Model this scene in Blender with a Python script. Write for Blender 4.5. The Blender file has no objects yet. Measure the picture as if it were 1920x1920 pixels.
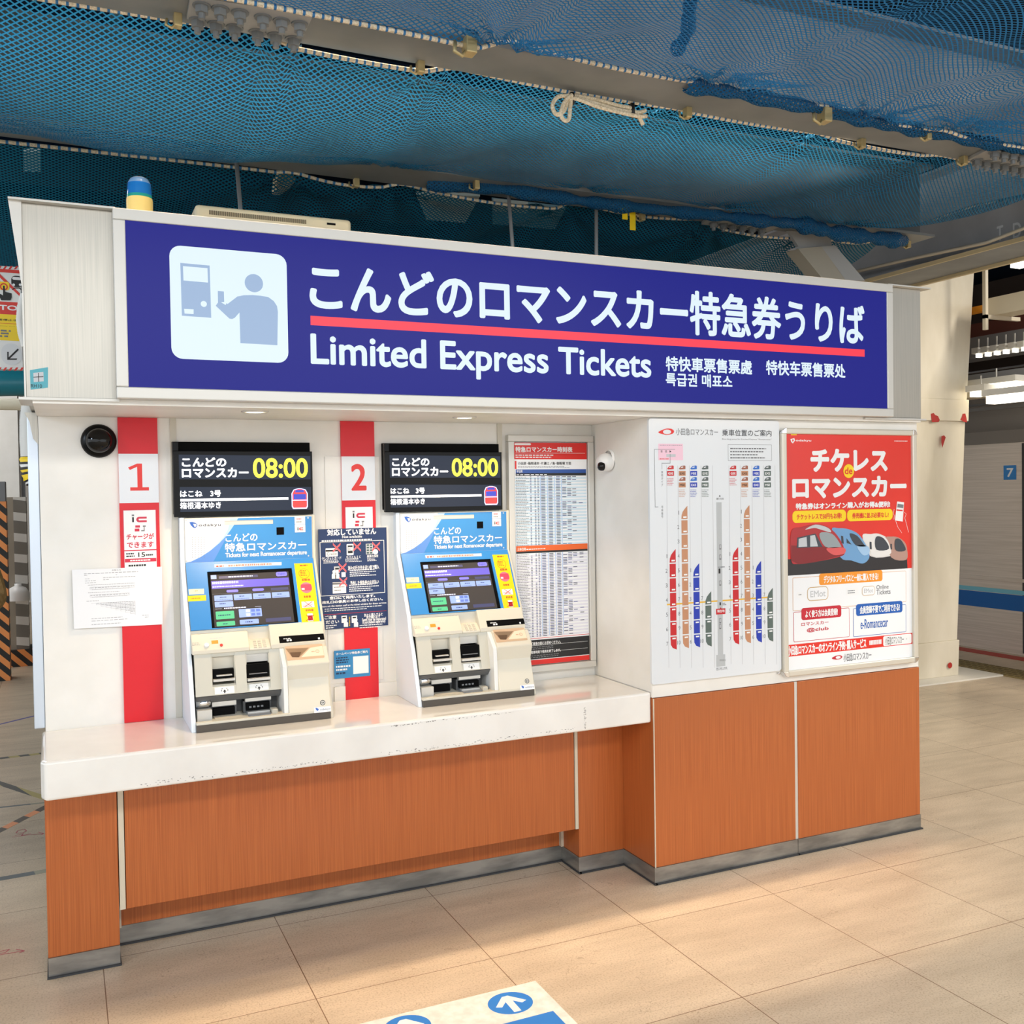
import bpy, bmesh, math, random
from mathutils import Vector, Matrix
R = random.Random(7)
SC = bpy.context.scene
COL = SC.collection
# ---------------------------------------------------------------- camera
CF = 1845.27
YAW, PITCH, ROLL = 0.4291, -0.0199, -0.0152
CX, CY, CH = -2.1576, -3.3733, 1.6
_cy, _sy, _cp, _sp = math.cos(YAW), math.sin(YAW), math.cos(PITCH), math.sin(PITCH)
FWD = Vector((_sy*_cp, _cy*_cp, _sp))
_r0 = Vector((_cy, -_sy, 0)); _u0 = _r0.cross(FWD)
RT = _r0*math.cos(ROLL) + _u0*math.sin(ROLL)
UP = -_r0*math.sin(ROLL) + _u0*math.cos(ROLL)
CAMP = Vector((CX, CY, CH))
cd = bpy.data.cameras.new('camera'); cam = bpy.data.objects.new('camera', cd); COL.objects.link(cam)
cd.sensor_width = 36; cd.sensor_fit = 'HORIZONTAL'; cd.lens = 36*CF/1920; cd.clip_start = .05; cd.clip_end = 200
cam.matrix_world = Matrix(((RT.x, UP.x, -FWD.x, CX), (RT.y, UP.y, -FWD.y, CY), (RT.z, UP.z, -FWD.z, CH), (0, 0, 0, 1)))
SC.camera = cam
# ---------------------------------------------------------------- world, exposure
SC.view_settings.view_transform = 'Standard'; SC.view_settings.look = 'None'
SC.view_settings.exposure = 0.35; SC.view_settings.gamma = 1
SC.cycles.max_bounces = 8; SC.cycles.transparent_max_bounces = 24
SC.cycles.diffuse_bounces = 4
w = bpy.data.worlds.new('world'); SC.world = w; w.use_nodes = True
bg = w.node_tree.nodes['Background']; bg.inputs[0].default_value = (.93, .97, 1, 1); bg.inputs[1].default_value = 1.5

def area(name, loc, rot, sx, sy, power, col, spread=180):
    l = bpy.data.lights.new(name, 'AREA'); l.shape = 'RECTANGLE'; l.size = sx; l.size_y = sy; l.energy = power; l.color = col
    l.spread = math.radians(spread)
    o = bpy.data.objects.new(name, l); COL.objects.link(o); o.location = loc; o.rotation_euler = rot
    return o
# long fluorescent tube above the netting, straight over the front of the booth
area('ceiling_tube_light', (-.75, -.022, 3.75), (0, 0, 0), 3.6, .03, 26, (1, .76, .52), 50)
# unseen rows standing in for platform lamps on the camera's side
area('unseen_light_row', (-1.2, -4.6, 3.3), (math.radians(28), 0, 0), 7, .5, 110, (1, .97, .92))
area('unseen_light_row', (5.1, -2.6, 4.2), (0, 0, 0), .4, 6, 300, (1, .92, .80))  # unseen row added to brighten the train and the right side
# daylight from the open left end of the concourse
DLP = Vector((-7.0, -2.8, 3.2)); _q = (Vector((-1.8, .4, 1.5))-DLP).to_track_quat('-Z', 'Y').to_euler()
area('daylight_opening', DLP, _q, .9, .7, 60, (.72, .86, 1))
area('unseen_light_row', (-3.6, 5.5, 3.6), (0, 0, 0), .4, 9, 150, (1, .96, .92))  # unseen row over the left background

def ray(px, py):
    return FWD + RT*((px-960)/CF) - UP*((py-960)/CF)
def onY(px, py, Y):
    d = ray(px, py); return CAMP + d*((Y-CY)/d.y)
def onZ(px, py, Z):
    d = ray(px, py); return CAMP + d*((Z-CH)/d.z)
def onX(px, py, X):
    d = ray(px, py); return CAMP + d*((X-CX)/d.x)
# ---------------------------------------------------------------- materials
def lin(c):
    r = []
    for x in c[:3]:
        x /= 255.0
        r.append(x/12.92 if x <= .04045 else ((x+.055)/1.055)**2.4)
    return (*r, 1)
MATS = {}
def M(name, c=None, rough=.5, metal=0, emit=0, **k):
    if name in MATS: return MATS[name]
    m = bpy.data.materials.new(name); m.use_nodes = True
    b = m.node_tree.nodes['Principled BSDF']
    b.inputs['Base Color'].default_value = lin(c); b.inputs['Roughness'].default_value = rough
    b.inputs['Metallic'].default_value = metal
    if emit:
        b.inputs['Emission Color'].default_value = lin(c); b.inputs['Emission Strength'].default_value = emit
    if 'coat' in k: b.inputs['Coat Weight'].default_value = k['coat']; b.inputs['Coat Roughness'].default_value = .06
    if 'ecol' in k: b.inputs['Emission Color'].default_value = lin(k['ecol'])
    if 'alpha' in k: b.inputs['Alpha'].default_value = k['alpha']
    if 'trans' in k: b.inputs['Transmission Weight'].default_value = k['trans']
    if 'spec' in k: b.inputs['Specular IOR Level'].default_value = k['spec']
    MATS[name] = m
    return m
def nd(m, t, **k):
    n = m.node_tree.nodes.new(t)
    for a, v in k.items():
        if a.startswith('i'): n.inputs[int(a[1:])].default_value = v
        else: setattr(n, a, v)
    return n
def lk(m, a, b): m.node_tree.links.new(a, b)
def bsdf(m): return m.node_tree.nodes['Principled BSDF']
def mth(m, op, a, b=None, c=None):
    n = m.node_tree.nodes.new('ShaderNodeMath'); n.operation = op
    for i, x in enumerate((a, b, c)):
        if x is None: continue
        if isinstance(x, (int, float)): n.inputs[i].default_value = x
        else: lk(m, x, n.inputs[i])
    return n.outputs[0]
def noisy(m, c1, c2, scale=(1, 1, 1), nscale=5, detail=4, lo=.35, hi=.65, bump=0, rough=None):
    """two-colour noise on object coordinates"""
    tc = nd(m, 'ShaderNodeTexCoord'); mp = nd(m, 'ShaderNodeMapping'); mp.inputs['Scale'].default_value = scale
    lk(m, tc.outputs['Object'], mp.inputs['Vector'])
    n = nd(m, 'ShaderNodeTexNoise'); n.inputs['Scale'].default_value = nscale; n.inputs['Detail'].default_value = detail
    lk(m, mp.outputs[0], n.inputs['Vector'])
    r = nd(m, 'ShaderNodeValToRGB'); r.color_ramp.elements[0].position = lo; r.color_ramp.elements[1].position = hi
    r.color_ramp.elements[0].color = lin(c1); r.color_ramp.elements[1].color = lin(c2)
    lk(m, n.outputs['Fac'], r.inputs[0]); lk(m, r.outputs[0], bsdf(m).inputs['Base Color'])
    if bump:
        bp = nd(m, 'ShaderNodeBump'); bp.inputs['Strength'].default_value = bump; bp.inputs['Distance'].default_value = .002
        lk(m, n.outputs['Fac'], bp.inputs['Height']); lk(m, bp.outputs[0], bsdf(m).inputs['Normal'])
    return m
white = noisy(M('white_panel', (232, 230, 225), .45), (229, 227, 221), (236, 234, 229), (1, 1, 1), 6, 6)
whiteb = M('white_plastic', (236, 236, 234), .35)
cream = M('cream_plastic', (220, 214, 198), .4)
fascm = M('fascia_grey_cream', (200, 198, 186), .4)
creamd = M('darker_cream_plastic', (205, 200, 186), .45)  # slightly darker cream for strips, keys and tray insides
counterm = noisy(M('counter_solid_surface', (238, 234, 228), .12, coat=.5), (232, 228, 222), (243, 240, 234), (1, 1, 1), 4, 5)
black = M('black_plastic', (8, 8, 9), .3, spec=.18)
blackm = M('black_matte', (6, 6, 7), .7, spec=.1)
alu = M('aluminium', (205, 204, 200), .3, .75)
alum = M('satin_aluminium', (210, 208, 202), .45, .35)
chrome = M('chrome', (220, 220, 220), .12, 1)
steel = noisy(M('brushed_steel', (205, 203, 198), .36, .6), (172, 169, 161), (182, 178, 169), (180, 1, 3), 1.2, 3)
kickm = noisy(M('kick_steel', (150, 148, 144), .32, .75), (132, 131, 128), (170, 168, 163), (2, 2, 8), 3, 5)
beamm = noisy(M('painted_steel_grey', (140, 142, 142), .5), (108, 113, 116), (128, 132, 134), (1, 1, 1), 3, 6, bump=.1)
beamd = noisy(M('painted_steel_dark', (176, 176, 178), .5), (164, 164, 166), (184, 184, 186), (1, 1, 1), 3, 6)
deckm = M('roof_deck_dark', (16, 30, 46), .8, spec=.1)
wood = noisy(M('wood_laminate', (176, 98, 48), .38), (158, 80, 34), (192, 108, 54), (300, 300, 2.2), 1.3, 8, .25, .75)
rubber = M('dark_rubber_edge', (52, 54, 58), .6)
red = M('red_vinyl', (216, 16, 34), .4)
redt = M('red_print', (222, 40, 34), .4)
wh = M('white_print', (240, 241, 242), .4)
bk = M('black_print', (28, 28, 30), .5)
gy = M('grey_print', (120, 122, 126), .5)
lg = M('light_grey_print', (196, 198, 202), .5)
navy = M('navy_print', (22, 48, 96), .35)
yel = M('yellow_print', (250, 214, 20), .4)
blu = M('blue_print', (46, 132, 206), .35)
mblu = M('mid_blue_print', (104, 156, 220), .35)
orange = M('orange_print', (240, 150, 40), .4)
skin = M('skin', (224, 178, 150), .5)
rope = noisy(M('cream_rope', (222, 208, 180), .8), (200, 184, 154), (236, 224, 200), (1, 1, 1), 160, 2)
netb = M('blue_twine', (40, 110, 165), .6)
brass = M('galvanised_yellow', (196, 178, 130), .4, .5)

def tiles():
    m = M('floor_tiles', (214, 192, 164), .34)
    tc = nd(m, 'ShaderNodeTexCoord'); s = nd(m, 'ShaderNodeSeparateXYZ'); lk(m, tc.outputs['Object'], s.inputs[0])
    u = mth(m, 'DIVIDE', mth(m, 'ADD', s.outputs[0], 1.4565), .6064)
    v = mth(m, 'DIVIDE', mth(m, 'ADD', s.outputs[1], .8759), .5883)
    fu, fv = mth(m, 'FRACT', u), mth(m, 'FRACT', v)
    def line(f, wd):
        a = mth(m, 'ABSOLUTE', mth(m, 'SUBTRACT', f, .5)); return mth(m, 'GREATER_THAN', a, .5-wd)
    g = mth(m, 'MAXIMUM', line(fu, .0026), line(fv, .0026))
    cell = nd(m, 'ShaderNodeCombineXYZ'); lk(m, mth(m, 'FLOOR', u), cell.inputs[0]); lk(m, mth(m, 'FLOOR', v), cell.inputs[1])
    wn = nd(m, 'ShaderNodeTexWhiteNoise'); lk(m, cell.outputs[0], wn.inputs['Vector'])
    n1 = nd(m, 'ShaderNodeTexNoise'); n1.inputs['Scale'].default_value = 150; n1.inputs['Detail'].default_value = 3; n1.inputs['Roughness'].default_value = .6
    lk(m, tc.outputs['Object'], n1.inputs['Vector'])
    mp = nd(m, 'ShaderNodeMapping'); mp.inputs['Scale'].default_value = (1.2, 5, 1); mp.inputs['Rotation'].default_value = (0, 0, .5)
    lk(m, tc.outputs['Object'], mp.inputs[0])
    n2 = nd(m, 'ShaderNodeTexNoise'); n2.inputs['Scale'].default_value = 2.2; n2.inputs['Detail'].default_value = 8
    lk(m, mp.outputs[0], n2.inputs['Vector'])
    r1 = nd(m, 'ShaderNodeValToRGB'); e = r1.color_ramp.elements
    e[0].position = .30; e[0].color = lin((184, 165, 140)); e[1].position = .52; e[1].color = lin((212, 195, 172))
    lk(m, n1.outputs[0], r1.inputs[0])
    r2 = nd(m, 'ShaderNodeValToRGB'); e = r2.color_ramp.elements
    e[0].position = .3; e[0].color = (.84, .82, .79, 1); e[1].position = .68; e[1].color = (1.05, 1.04, 1.02, 1)
    lk(m, n2.outputs[0], r2.inputs[0])
    mx = nd(m, 'ShaderNodeMix', data_type='RGBA', blend_type='MULTIPLY'); mx.inputs[0].default_value = 1
    lk(m, r1.outputs[0], mx.inputs[6]); lk(m, r2.outputs[0], mx.inputs[7])
    vo = nd(m, 'ShaderNodeTexVoronoi', feature='DISTANCE_TO_EDGE'); vo.inputs['Scale'].default_value = 6
    wv = nd(m, 'ShaderNodeTexNoise'); wv.inputs['Scale'].default_value = 14; lk(m, tc.outputs['Object'], wv.inputs['Vector'])
    va = nd(m, 'ShaderNodeMix', data_type='VECTOR'); va.inputs[0].default_value = .25
    lk(m, tc.outputs['Object'], va.inputs[4]); lk(m, wv.outputs['Color'], va.inputs[5]); lk(m, va.outputs[1], vo.inputs['Vector'])
    ck = mth(m, 'LESS_THAN', vo.outputs[0], .006)
    n3 = nd(m, 'ShaderNodeTexNoise'); n3.inputs['Scale'].default_value = 5; lk(m, tc.outputs['Object'], n3.inputs['Vector'])
    ck = mth(m, 'MULTIPLY', mth(m, 'MULTIPLY', ck, mth(m, 'GREATER_THAN', n3.outputs[0], .54)), .35)
    ton = mth(m, 'ADD', mth(m, 'MULTIPLY', wn.outputs[0], .07), .95)
    hs = nd(m, 'ShaderNodeHueSaturation'); lk(m, ton, hs.inputs['Value']); lk(m, mx.outputs[2], hs.inputs['Color'])
    m2 = nd(m, 'ShaderNodeMix', data_type='RGBA'); m2.inputs[7].default_value = lin((120, 92, 66))
    lk(m, mth(m, 'MAXIMUM', g, ck), m2.inputs[0]); lk(m, hs.outputs[0], m2.inputs[6])
    lk(m, m2.outputs[2], bsdf(m).inputs['Base Color'])
    bsdf(m).inputs['Specular IOR Level'].default_value = .35
    return m
tilem = tiles()

def stripes(name, c1, c2, period, ax=(1, 0, 1), rough=.5, duty=.5):
    m = M(name, c1, rough)
    tc = nd(m, 'ShaderNodeTexCoord'); d = nd(m, 'ShaderNodeVectorMath', operation='DOT_PRODUCT'); d.inputs[1].default_value = ax
    lk(m, tc.outputs['Object'], d.inputs[0])
    f = mth(m, 'GREATER_THAN', mth(m, 'FRACT', mth(m, 'DIVIDE', d.outputs['Value'], period)), duty)
    mx = nd(m, 'ShaderNodeMix', data_type='RGBA'); mx.inputs[6].default_value = lin(c1); mx.inputs[7].default_value = lin(c2)
    lk(m, f, mx.inputs[0]); lk(m, mx.outputs[2], bsdf(m).inputs['Base Color'])
    return m

def netmat(name, c, a, b, wd, tlf=.35):
    """knotted netting: crossing twines with open holes, pattern on UV in metres"""
    m = M(name, c, .85, spec=.15)
    uv = nd(m, 'ShaderNodeUVMap'); s = nd(m, 'ShaderNodeSeparateXYZ'); lk(m, uv.outputs[0], s.inputs[0])
    x = mth(m, 'DIVIDE', s.outputs[0], a); y = mth(m, 'DIVIDE', s.outputs[1], b)
    def ln(f):
        t = mth(m, 'ABSOLUTE', mth(m, 'SUBTRACT', mth(m, 'FRACT', f), .5)); return mth(m, 'LESS_THAN', t, wd)
    k = mth(m, 'MAXIMUM', ln(mth(m, 'ADD', x, y)), ln(mth(m, 'SUBTRACT', x, y)))
    tr = nd(m, 'ShaderNodeBsdfTransparent'); mix = nd(m, 'ShaderNodeMixShader')
    tl = nd(m, 'ShaderNodeBsdfTranslucent'); tl.inputs[0].default_value = lin(c)
    m3 = nd(m, 'ShaderNodeMixShader'); m3.inputs[0].default_value = tlf
    lk(m, bsdf(m).outputs[0], m3.inputs[1]); lk(m, tl.outputs[0], m3.inputs[2])
    lk(m, k, mix.inputs[0]); lk(m, tr.outputs[0], mix.inputs[1]); lk(m, m3.outputs[0], mix.inputs[2])
    lk(m, mix.outputs[0], m.node_tree.nodes['Material Output'].inputs[0])
    m.blend_method = 'HASHED'
    return m

# ---------------------------------------------------------------- mesh helpers
class MB:
    def __init__(s): s.v = []; s.f = []; s.mi = []; s.mats = []; s.uv = None; s.smooth = []
    def m(s, mat):
        if mat not in s.mats: s.mats.append(mat)
        return s.mats.index(mat)
    def face(s, idx, mat, sm=False): s.f.append(idx); s.mi.append(s.m(mat)); s.smooth.append(sm)
    def quad(s, a, b, c, d, mat):
        n = len(s.v); s.v += [Vector(a), Vector(b), Vector(c), Vector(d)]; s.face([n, n+1, n+2, n+3], mat)
    def box(s, x0, x1, y0, y1, z0, z1, mat, fr=None):
        n = len(s.v); P = [(x, y, z) for z in (z0, z1) for y in (y0, y1) for x in (x0, x1)]
        s.v += [(fr @ Vector(p)) if fr else Vector(p) for p in P]
        for q in ((0, 2, 3, 1), (4, 5, 7, 6), (0, 1, 5, 4), (2, 6, 7, 3), (0, 4, 6, 2), (1, 3, 7, 5)): s.face([n+i for i in q], mat)
        return s
    def prism(s, pts, a, b, mat, f):
        """closed outline pts extruded between a and b; f(p, t) -> world"""
        n = len(s.v); k = len(pts)
        s.v += [Vector(f(p, a)) for p in pts] + [Vector(f(p, b)) for p in pts]
        s.face(list(range(n, n+k))[::-1], mat); s.face(list(range(n+k, n+2*k)), mat)
        for i in range(k):
            j = (i+1) % k; s.face([n+i, n+j, n+k+j, n+k+i], mat)
        return s
    def yz(s, pts, x0, x1, mat): return s.prism(pts, x0, x1, mat, lambda p, t: (t, p[0], p[1]))
    def xz(s, pts, y0, y1, mat): return s.prism(pts, y0, y1, mat, lambda p, t: (p[0], t, p[1]))
    def xy(s, pts, z0, z1, mat): return s.prism(pts, z0, z1, mat, lambda p, t: (p[0], p[1], t))
    def hexa(s, A, B, mat):
        """solid between quad A and quad B (four points each)"""
        n = len(s.v); s.v += [Vector(p) for p in A] + [Vector(p) for p in B]
        s.face([n+3, n+2, n+1, n], mat); s.face([n+4, n+5, n+6, n+7], mat)
        for i in range(4):
            j = (i+1) % 4; s.face([n+i, n+j, n+4+j, n+4+i], mat)
        return s
    def tube(s, pts, r, mat, seg=8, cap=True, mats=None, radii=None):
        pts = [Vector(p) for p in pts]; n0 = len(s.v); up = Vector((0, 0, 1))
        prev = None
        for i, p in enumerate(pts):
            t = (pts[min(i+1, len(pts)-1)] - pts[max(i-1, 0)]).normalized()
            if prev is None:
                a = t.cross(up)
                if a.length < .05: a = t.cross(Vector((1, 0, 0)))
            else: a = prev - t*prev.dot(t)
            a.normalize(); prev = a; b = t.cross(a); rr = radii[i] if radii else r
            for k in range(seg):
                an = 2*math.pi*k/seg; s.v.append(p + a*(rr*math.cos(an)) + b*(rr*math.sin(an)))
        for i in range(len(pts)-1):
            mm = mats[i % len(mats)] if mats else mat
            for k in range(seg):
                l = (k+1) % seg; s.face([n0+i*seg+k, n0+i*seg+l, n0+(i+1)*seg+l, n0+(i+1)*seg+k], mm, True)
        if cap:
            s.face([n0+k for k in range(seg)][::-1], mat); s.face([n0+(len(pts)-1)*seg+k for k in range(seg)], mat)
        return s
    def lathe(s, prof, mat, c=(0, 0, 0), axis='z', seg=32, mats=None):
        """prof: (radius, height) pairs; axis z up or -y (towards the camera side)"""
        n0 = len(s.v); c = Vector(c)
        for r, h in prof:
            for k in range(seg):
                an = 2*math.pi*k/seg; x, y = r*math.cos(an), r*math.sin(an)
                s.v.append(c + (Vector((x, y, h)) if axis == 'z' else (Vector((x, -h, y)) if axis == 'y' else Vector((-h, x, y)))))
        for i in range(len(prof)-1):
            mm = mats[i] if mats else mat
            for k in range(seg):
                l = (k+1) % seg; s.face([n0+i*seg+k, n0+i*seg+l, n0+(i+1)*seg+l, n0+(i+1)*seg+k], mm, True)
        return s
    def build(s, name, parent=None, bevel=0, seg=2, origin=None):
        me = bpy.data.meshes.new(name)
        if origin is None:
            origin = parent.location.copy() if parent else s.base()
        while parent is not None and parent.type != 'EMPTY' and parent.parent: break
        o = bpy.data.objects.new(name, me); COL.objects.link(o)
        org = Vector(origin)
        wl = worldloc(parent) if parent else None
        if parent: org = wl
        me.from_pydata([tuple(v - org) for v in s.v], [], s.f)
        for m_ in s.mats: me.materials.append(m_)
        for p, i, sm in zip(me.polygons, s.mi, s.smooth): p.material_index = i; p.use_smooth = sm
        if s.uv:
            l = me.uv_layers.new(name='UVMap')
            for lp in me.loops: l.data[lp.index].uv = s.uv[lp.vertex_index]
        bm = bmesh.new(); bm.from_mesh(me); bmesh.ops.recalc_face_normals(bm, faces=bm.faces) if not getattr(s, 'norecalc', False) else None
        bm.to_mesh(me); bm.free()
        if parent: o.parent = parent
        else: o.location = org
        if bevel:
            md = o.modifiers.new('bevel', 'BEVEL'); md.width = bevel; md.segments = seg; md.limit_method = 'ANGLE'; md.angle_limit = math.radians(40)
        return o
    def base(s):
        xs = [v.x for v in s.v]; ys = [v.y for v in s.v]; zs = [v.z for v in s.v]
        return Vector(((min(xs)+max(xs))/2, (min(ys)+max(ys))/2, min(zs)))
def worldloc(o):
    l = Vector((0, 0, 0))
    while o is not None: l += o.location; o = o.parent
    return l
def tag(o, label, cat, group=None, kind=None):
    if label: o['label'] = label
    if cat: o['category'] = cat
    if group: o['group'] = group
    if kind: o['kind'] = kind
    return o
def thing(name, loc, label, cat, group=None):
    o = bpy.data.objects.new(name, None); COL.objects.link(o); o.location = loc; o.empty_display_size = .05
    return tag(o, label, cat, group)
def struct(o): o['kind'] = 'structure'; return o
def copy_tree(o, parent=None):
    c = o.copy(); COL.objects.link(c)
    if parent: c.parent = parent
    for ch in list(o.children): copy_tree(ch, c)
    return c

# ---------------------------------------------------------------- printed sheets
_tc = bpy.data.curves.new('lettering_source', 'FONT'); _to = bpy.data.objects.new('lettering_source', _tc)
_cache = {}
def glyphs(s, spacing=1.0):
    if (s, spacing) in _cache: return _cache[(s, spacing)]
    _tc.body = s; _tc.space_character = spacing; _tc.resolution_u = 5
    me = bpy.data.meshes.new_from_object(_to)
    vs = [(v.co.x, v.co.y) for v in me.vertices]; fs = [list(p.vertices) for p in me.polygons]
    bpy.data.meshes.remove(me)
    if vs:
        x0 = min(v[0] for v in vs); x1 = max(v[0] for v in vs); y0 = min(v[1] for v in vs); y1 = max(v[1] for v in vs)
        vs = [((x-x0)/max(x1-x0, 1e-6), (y-y0)/max(y1-y0, 1e-6)) for x, y in vs]
    _cache[(s, spacing)] = (vs, fs); return vs, fs
class Sheet(MB):
    """flat printed surface: origin O, axes U, V (metres), N outwards"""
    STEP = .0003
    def __init__(s, O, U=(1, 0, 0), V=(0, 0, 1), crop=(0, 0, 1)):
        MB.__init__(s); s.O = Vector(O); s.U = Vector(U).normalized(); s.V = Vector(V).normalized(); s.N = s.U.cross(s.V); s.crop = crop; s.norecalc = True
    def w(s, u, v, l=0): return s.O + s.U*u + s.V*v + s.N*(l*s.STEP)
    def p(s, x, y):
        x0, y0, k = s.crop; d = ray(x0+x/k, y0+y/k); t = (s.O-CAMP).dot(s.N)/d.dot(s.N); q = CAMP+d*t-s.O
        return q.dot(s.U), q.dot(s.V)
    def poly(s, pts, mat, l=1):
        n = len(s.v); s.v += [s.w(u, v, l) for u, v in pts]
        a = sum(pts[i][0]*pts[(i+1) % len(pts)][1]-pts[(i+1) % len(pts)][0]*pts[i][1] for i in range(len(pts)))
        idx = list(range(n, n+len(pts))); s.face(idx if a > 0 else idx[::-1], mat)
    def ppoly(s, pts, mat, l=1): s.poly([s.p(*q) for q in pts], mat, l)
    def rect(s, u0, v0, u1, v1, mat, l=1): s.poly([(u0, v0), (u1, v0), (u1, v1), (u0, v1)], mat, l)
    def prect(s, a, b, mat, l=1):
        u0, v1 = s.p(*a); u1, v0 = s.p(*b); s.rect(u0, v0, u1, v1, mat, l); return u0, v0, u1, v1
    def rr(s, u0, v0, u1, v1, r, mat, l=1, n=6):
        r = min(r, abs(u1-u0)/2-1e-5, abs(v1-v0)/2-1e-5); P = []
        for cx, cy, a0 in ((u1-r, v1-r, 0), (u0+r, v1-r, 90), (u0+r, v0+r, 180), (u1-r, v0+r, 270)):
            for i in range(n+1):
                a = math.radians(a0+90*i/n); P.append((cx+r*math.cos(a), cy+r*math.sin(a)))
        s.poly(P, mat, l)
    def prr(s, a, b, r, mat, l=1):
        u0, v1 = s.p(*a); u1, v0 = s.p(*b); s.rr(u0, v0, u1, v1, r, mat, l); return u0, v0, u1, v1
    def frame(s, u0, v0, u1, v1, t, mat, l=1):
        s.rect(u0, v0, u1, v0+t, mat, l); s.rect(u0, v1-t, u1, v1, mat, l); s.rect(u0, v0+t, u0+t, v1-t, mat, l); s.rect(u1-t, v0+t, u1, v1-t, mat, l)
    def oframe(s, a, b, r, t, mat, inner, l=1):
        u0, v0, u1, v1 = s.prr(a, b, r, mat, l); s.rr(u0+t, v0+t, u1-t, v1-t, max(r-t, .001), inner, l+1)
    def ell(s, c, rx, ry, mat, l=1, n=28):
        s.poly([(c[0]+rx*math.cos(2*math.pi*i/n), c[1]+ry*math.sin(2*math.pi*i/n)) for i in range(n)], mat, l)
    def pell(s, c, rpx, mat, l=1):
        a = s.p(*c); b = s.p(c[0], c[1]-rpx); r = abs(b[1]-a[1]); s.ell(a, r, r, mat, l)
    def pell2(s, c, rx, ry, mat, l=1, n=32, rot=0):
        s.ppoly([(c[0]+rx*math.cos(2*math.pi*i/n)*math.cos(rot)-ry*math.sin(2*math.pi*i/n)*math.sin(rot), c[1]+rx*math.cos(2*math.pi*i/n)*math.sin(rot)+ry*math.sin(2*math.pi*i/n)*math.cos(rot)) for i in range(n)], mat, l)
    def psm(s, pts, mat, l=1, k=4):
        out = []; n = len(pts)
        for i in range(n):
            a, b_, c, d = (pts[(i+q) % n] for q in (-1, 0, 1, 2))
            for j in range(k):
                t = j/k; out.append(tuple(.5*((2*b_[z])+(c[z]-a[z])*t+(2*a[z]-5*b_[z]+4*c[z]-d[z])*t*t+(3*b_[z]-a[z]-3*c[z]+d[z])*t**3) for z in (0, 1)))
        s.ppoly(out, mat, l)
    def pq(s, body, x0, yt, yb_, x1, y1, mat, l=2, bold=0):
        s.text(body, s.p(x0, yb_)[0], s.p(x0, yb_)[1], s.p(x1, y1)[0], s.p(x0, yt)[1], mat, l, bold)
    def text(s, body, u0, v0, u1, v1, mat, l=2, bold=0, spacing=1.0):
        vs, fs = glyphs(body, spacing)
        W, Hh = u1-u0, v1-v0
        offs = [(0, 0)]
        if bold:
            k = 12 if bold > .03 else 6
            rad = bold*Hh
            if W > 0: u0 += rad; W -= 2*rad; v0 += rad; Hh -= 2*rad
            offs = [(rad*math.cos(2*math.pi*i/k+.4), rad*math.sin(2*math.pi*i/k+.4)) for i in range(k)] + [(0, 0)]
        for j, (dx, dy) in enumerate(offs):
            n = len(s.v)
            s.v += [s.w(u0+x*W+dx, v0+y*Hh+dy, l+.03*j) for x, y in vs]
            for f in fs: s.face([n+i for i in f], mat)
    def pt(s, body, L, Rr, T, B, mat, l=2, bold=0, spacing=1.0):
        """text fitted between the plane points under four marks (left, right, top, bottom)"""
        s.text(body, s.p(*L)[0], s.p(*B)[1], s.p(*Rr)[0], s.p(*T)[1], mat, l, bold, spacing)
    def pb(s, body, a, b, mat, l=2, bold=0, spacing=1.0):
        s.text(body, s.p(*a)[0], s.p(*b)[1], s.p(*b)[0], s.p(*a)[1], mat, l, bold, spacing)
    def lines(s, u0, v0, u1, v1, n, mat, l=2, fill=.55, rnd=R, dash=.012, full=False):
        """rows of tiny unreadable print"""
        h = (v1-v0)/n
        for i in range(n):
            y = v1-(i+1)*h+h*.2; x = u0; end = u1 if full else u0+(u1-u0)*rnd.uniform(.7, 1)
            while x < end:
                d = rnd.uniform(.5, 1.5)*dash; s.rect(x, y, min(x+d, end), y+h*fill, mat, l); x += d+dash*.3
    def plines(s, a, b, n, mat, l=2, **k):
        u0, v1 = s.p(*a); u1, v0 = s.p(*b); s.lines(u0, v0, u1, v1, n, mat, l, **k)

# ================================================================ SETTING
fl = MB(); fl.quad((-14, -9, 0), (9.3, -9, 0), (9.3, 30, 0), (-14, 30, 0), tilem)
struct(fl.build('floor', origin=(0, 0, 0)))
# measured booth
XL, XP0, XP1, XS, XE = -2.2314, -2.0083, -.2169, .7328, 1.4612
YF, YK, YC, YW = .2432, .4036, .0111, .4723
ZK, ZPB, ZW, ZCB, ZCT, ZSO = .067, .1874, .7569, .6574, .7806, 1.8942
BY = 1.45
booth = thing('ticket_booth', (-.4, .7, 0), 'white and wood ticket booth with steel header under the blue netting', 'booth')
b = MB(); b.box(XL+.005, 0, YW, BY, 0.02, ZSO, white)
b.box(0, XE, .004, BY, ZW+.002, ZSO, white)
b.box(-.003, .0, .004, YW, ZCT, ZSO, white)
b.build('booth_wall', booth, .002)
b = MB(); b.box(XL, XP0, YF, YW+.3, ZK, ZCB, wood); b.build('wood_panel', booth, .002)
b = MB(); b.box(XP0-.001, XP1+.001, YK, YW+.02, ZK, ZCB, wood); b.build('wood_panel', booth)
b = MB(); b.box(XP1, 0, YF, YW+.05, ZK, ZCB, wood); b.build('wood_panel', booth, .001)
b = MB(); b.box(XP0+.024, XP1-.019, YF, YF+.025, ZPB, ZCB, wood); b.build('wood_panel', booth, .001)
b = MB(); b.box(0, XS-.008, 0, BY, ZK, ZW, wood); b.build('wood_panel', booth, .002)
b = MB(); b.box(XS+.008, XE, 0, BY, ZK, ZW, wood); b.build('wood_panel', booth, .002)
stripm = M('cream_strip', (208, 198, 178), .4)
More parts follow.
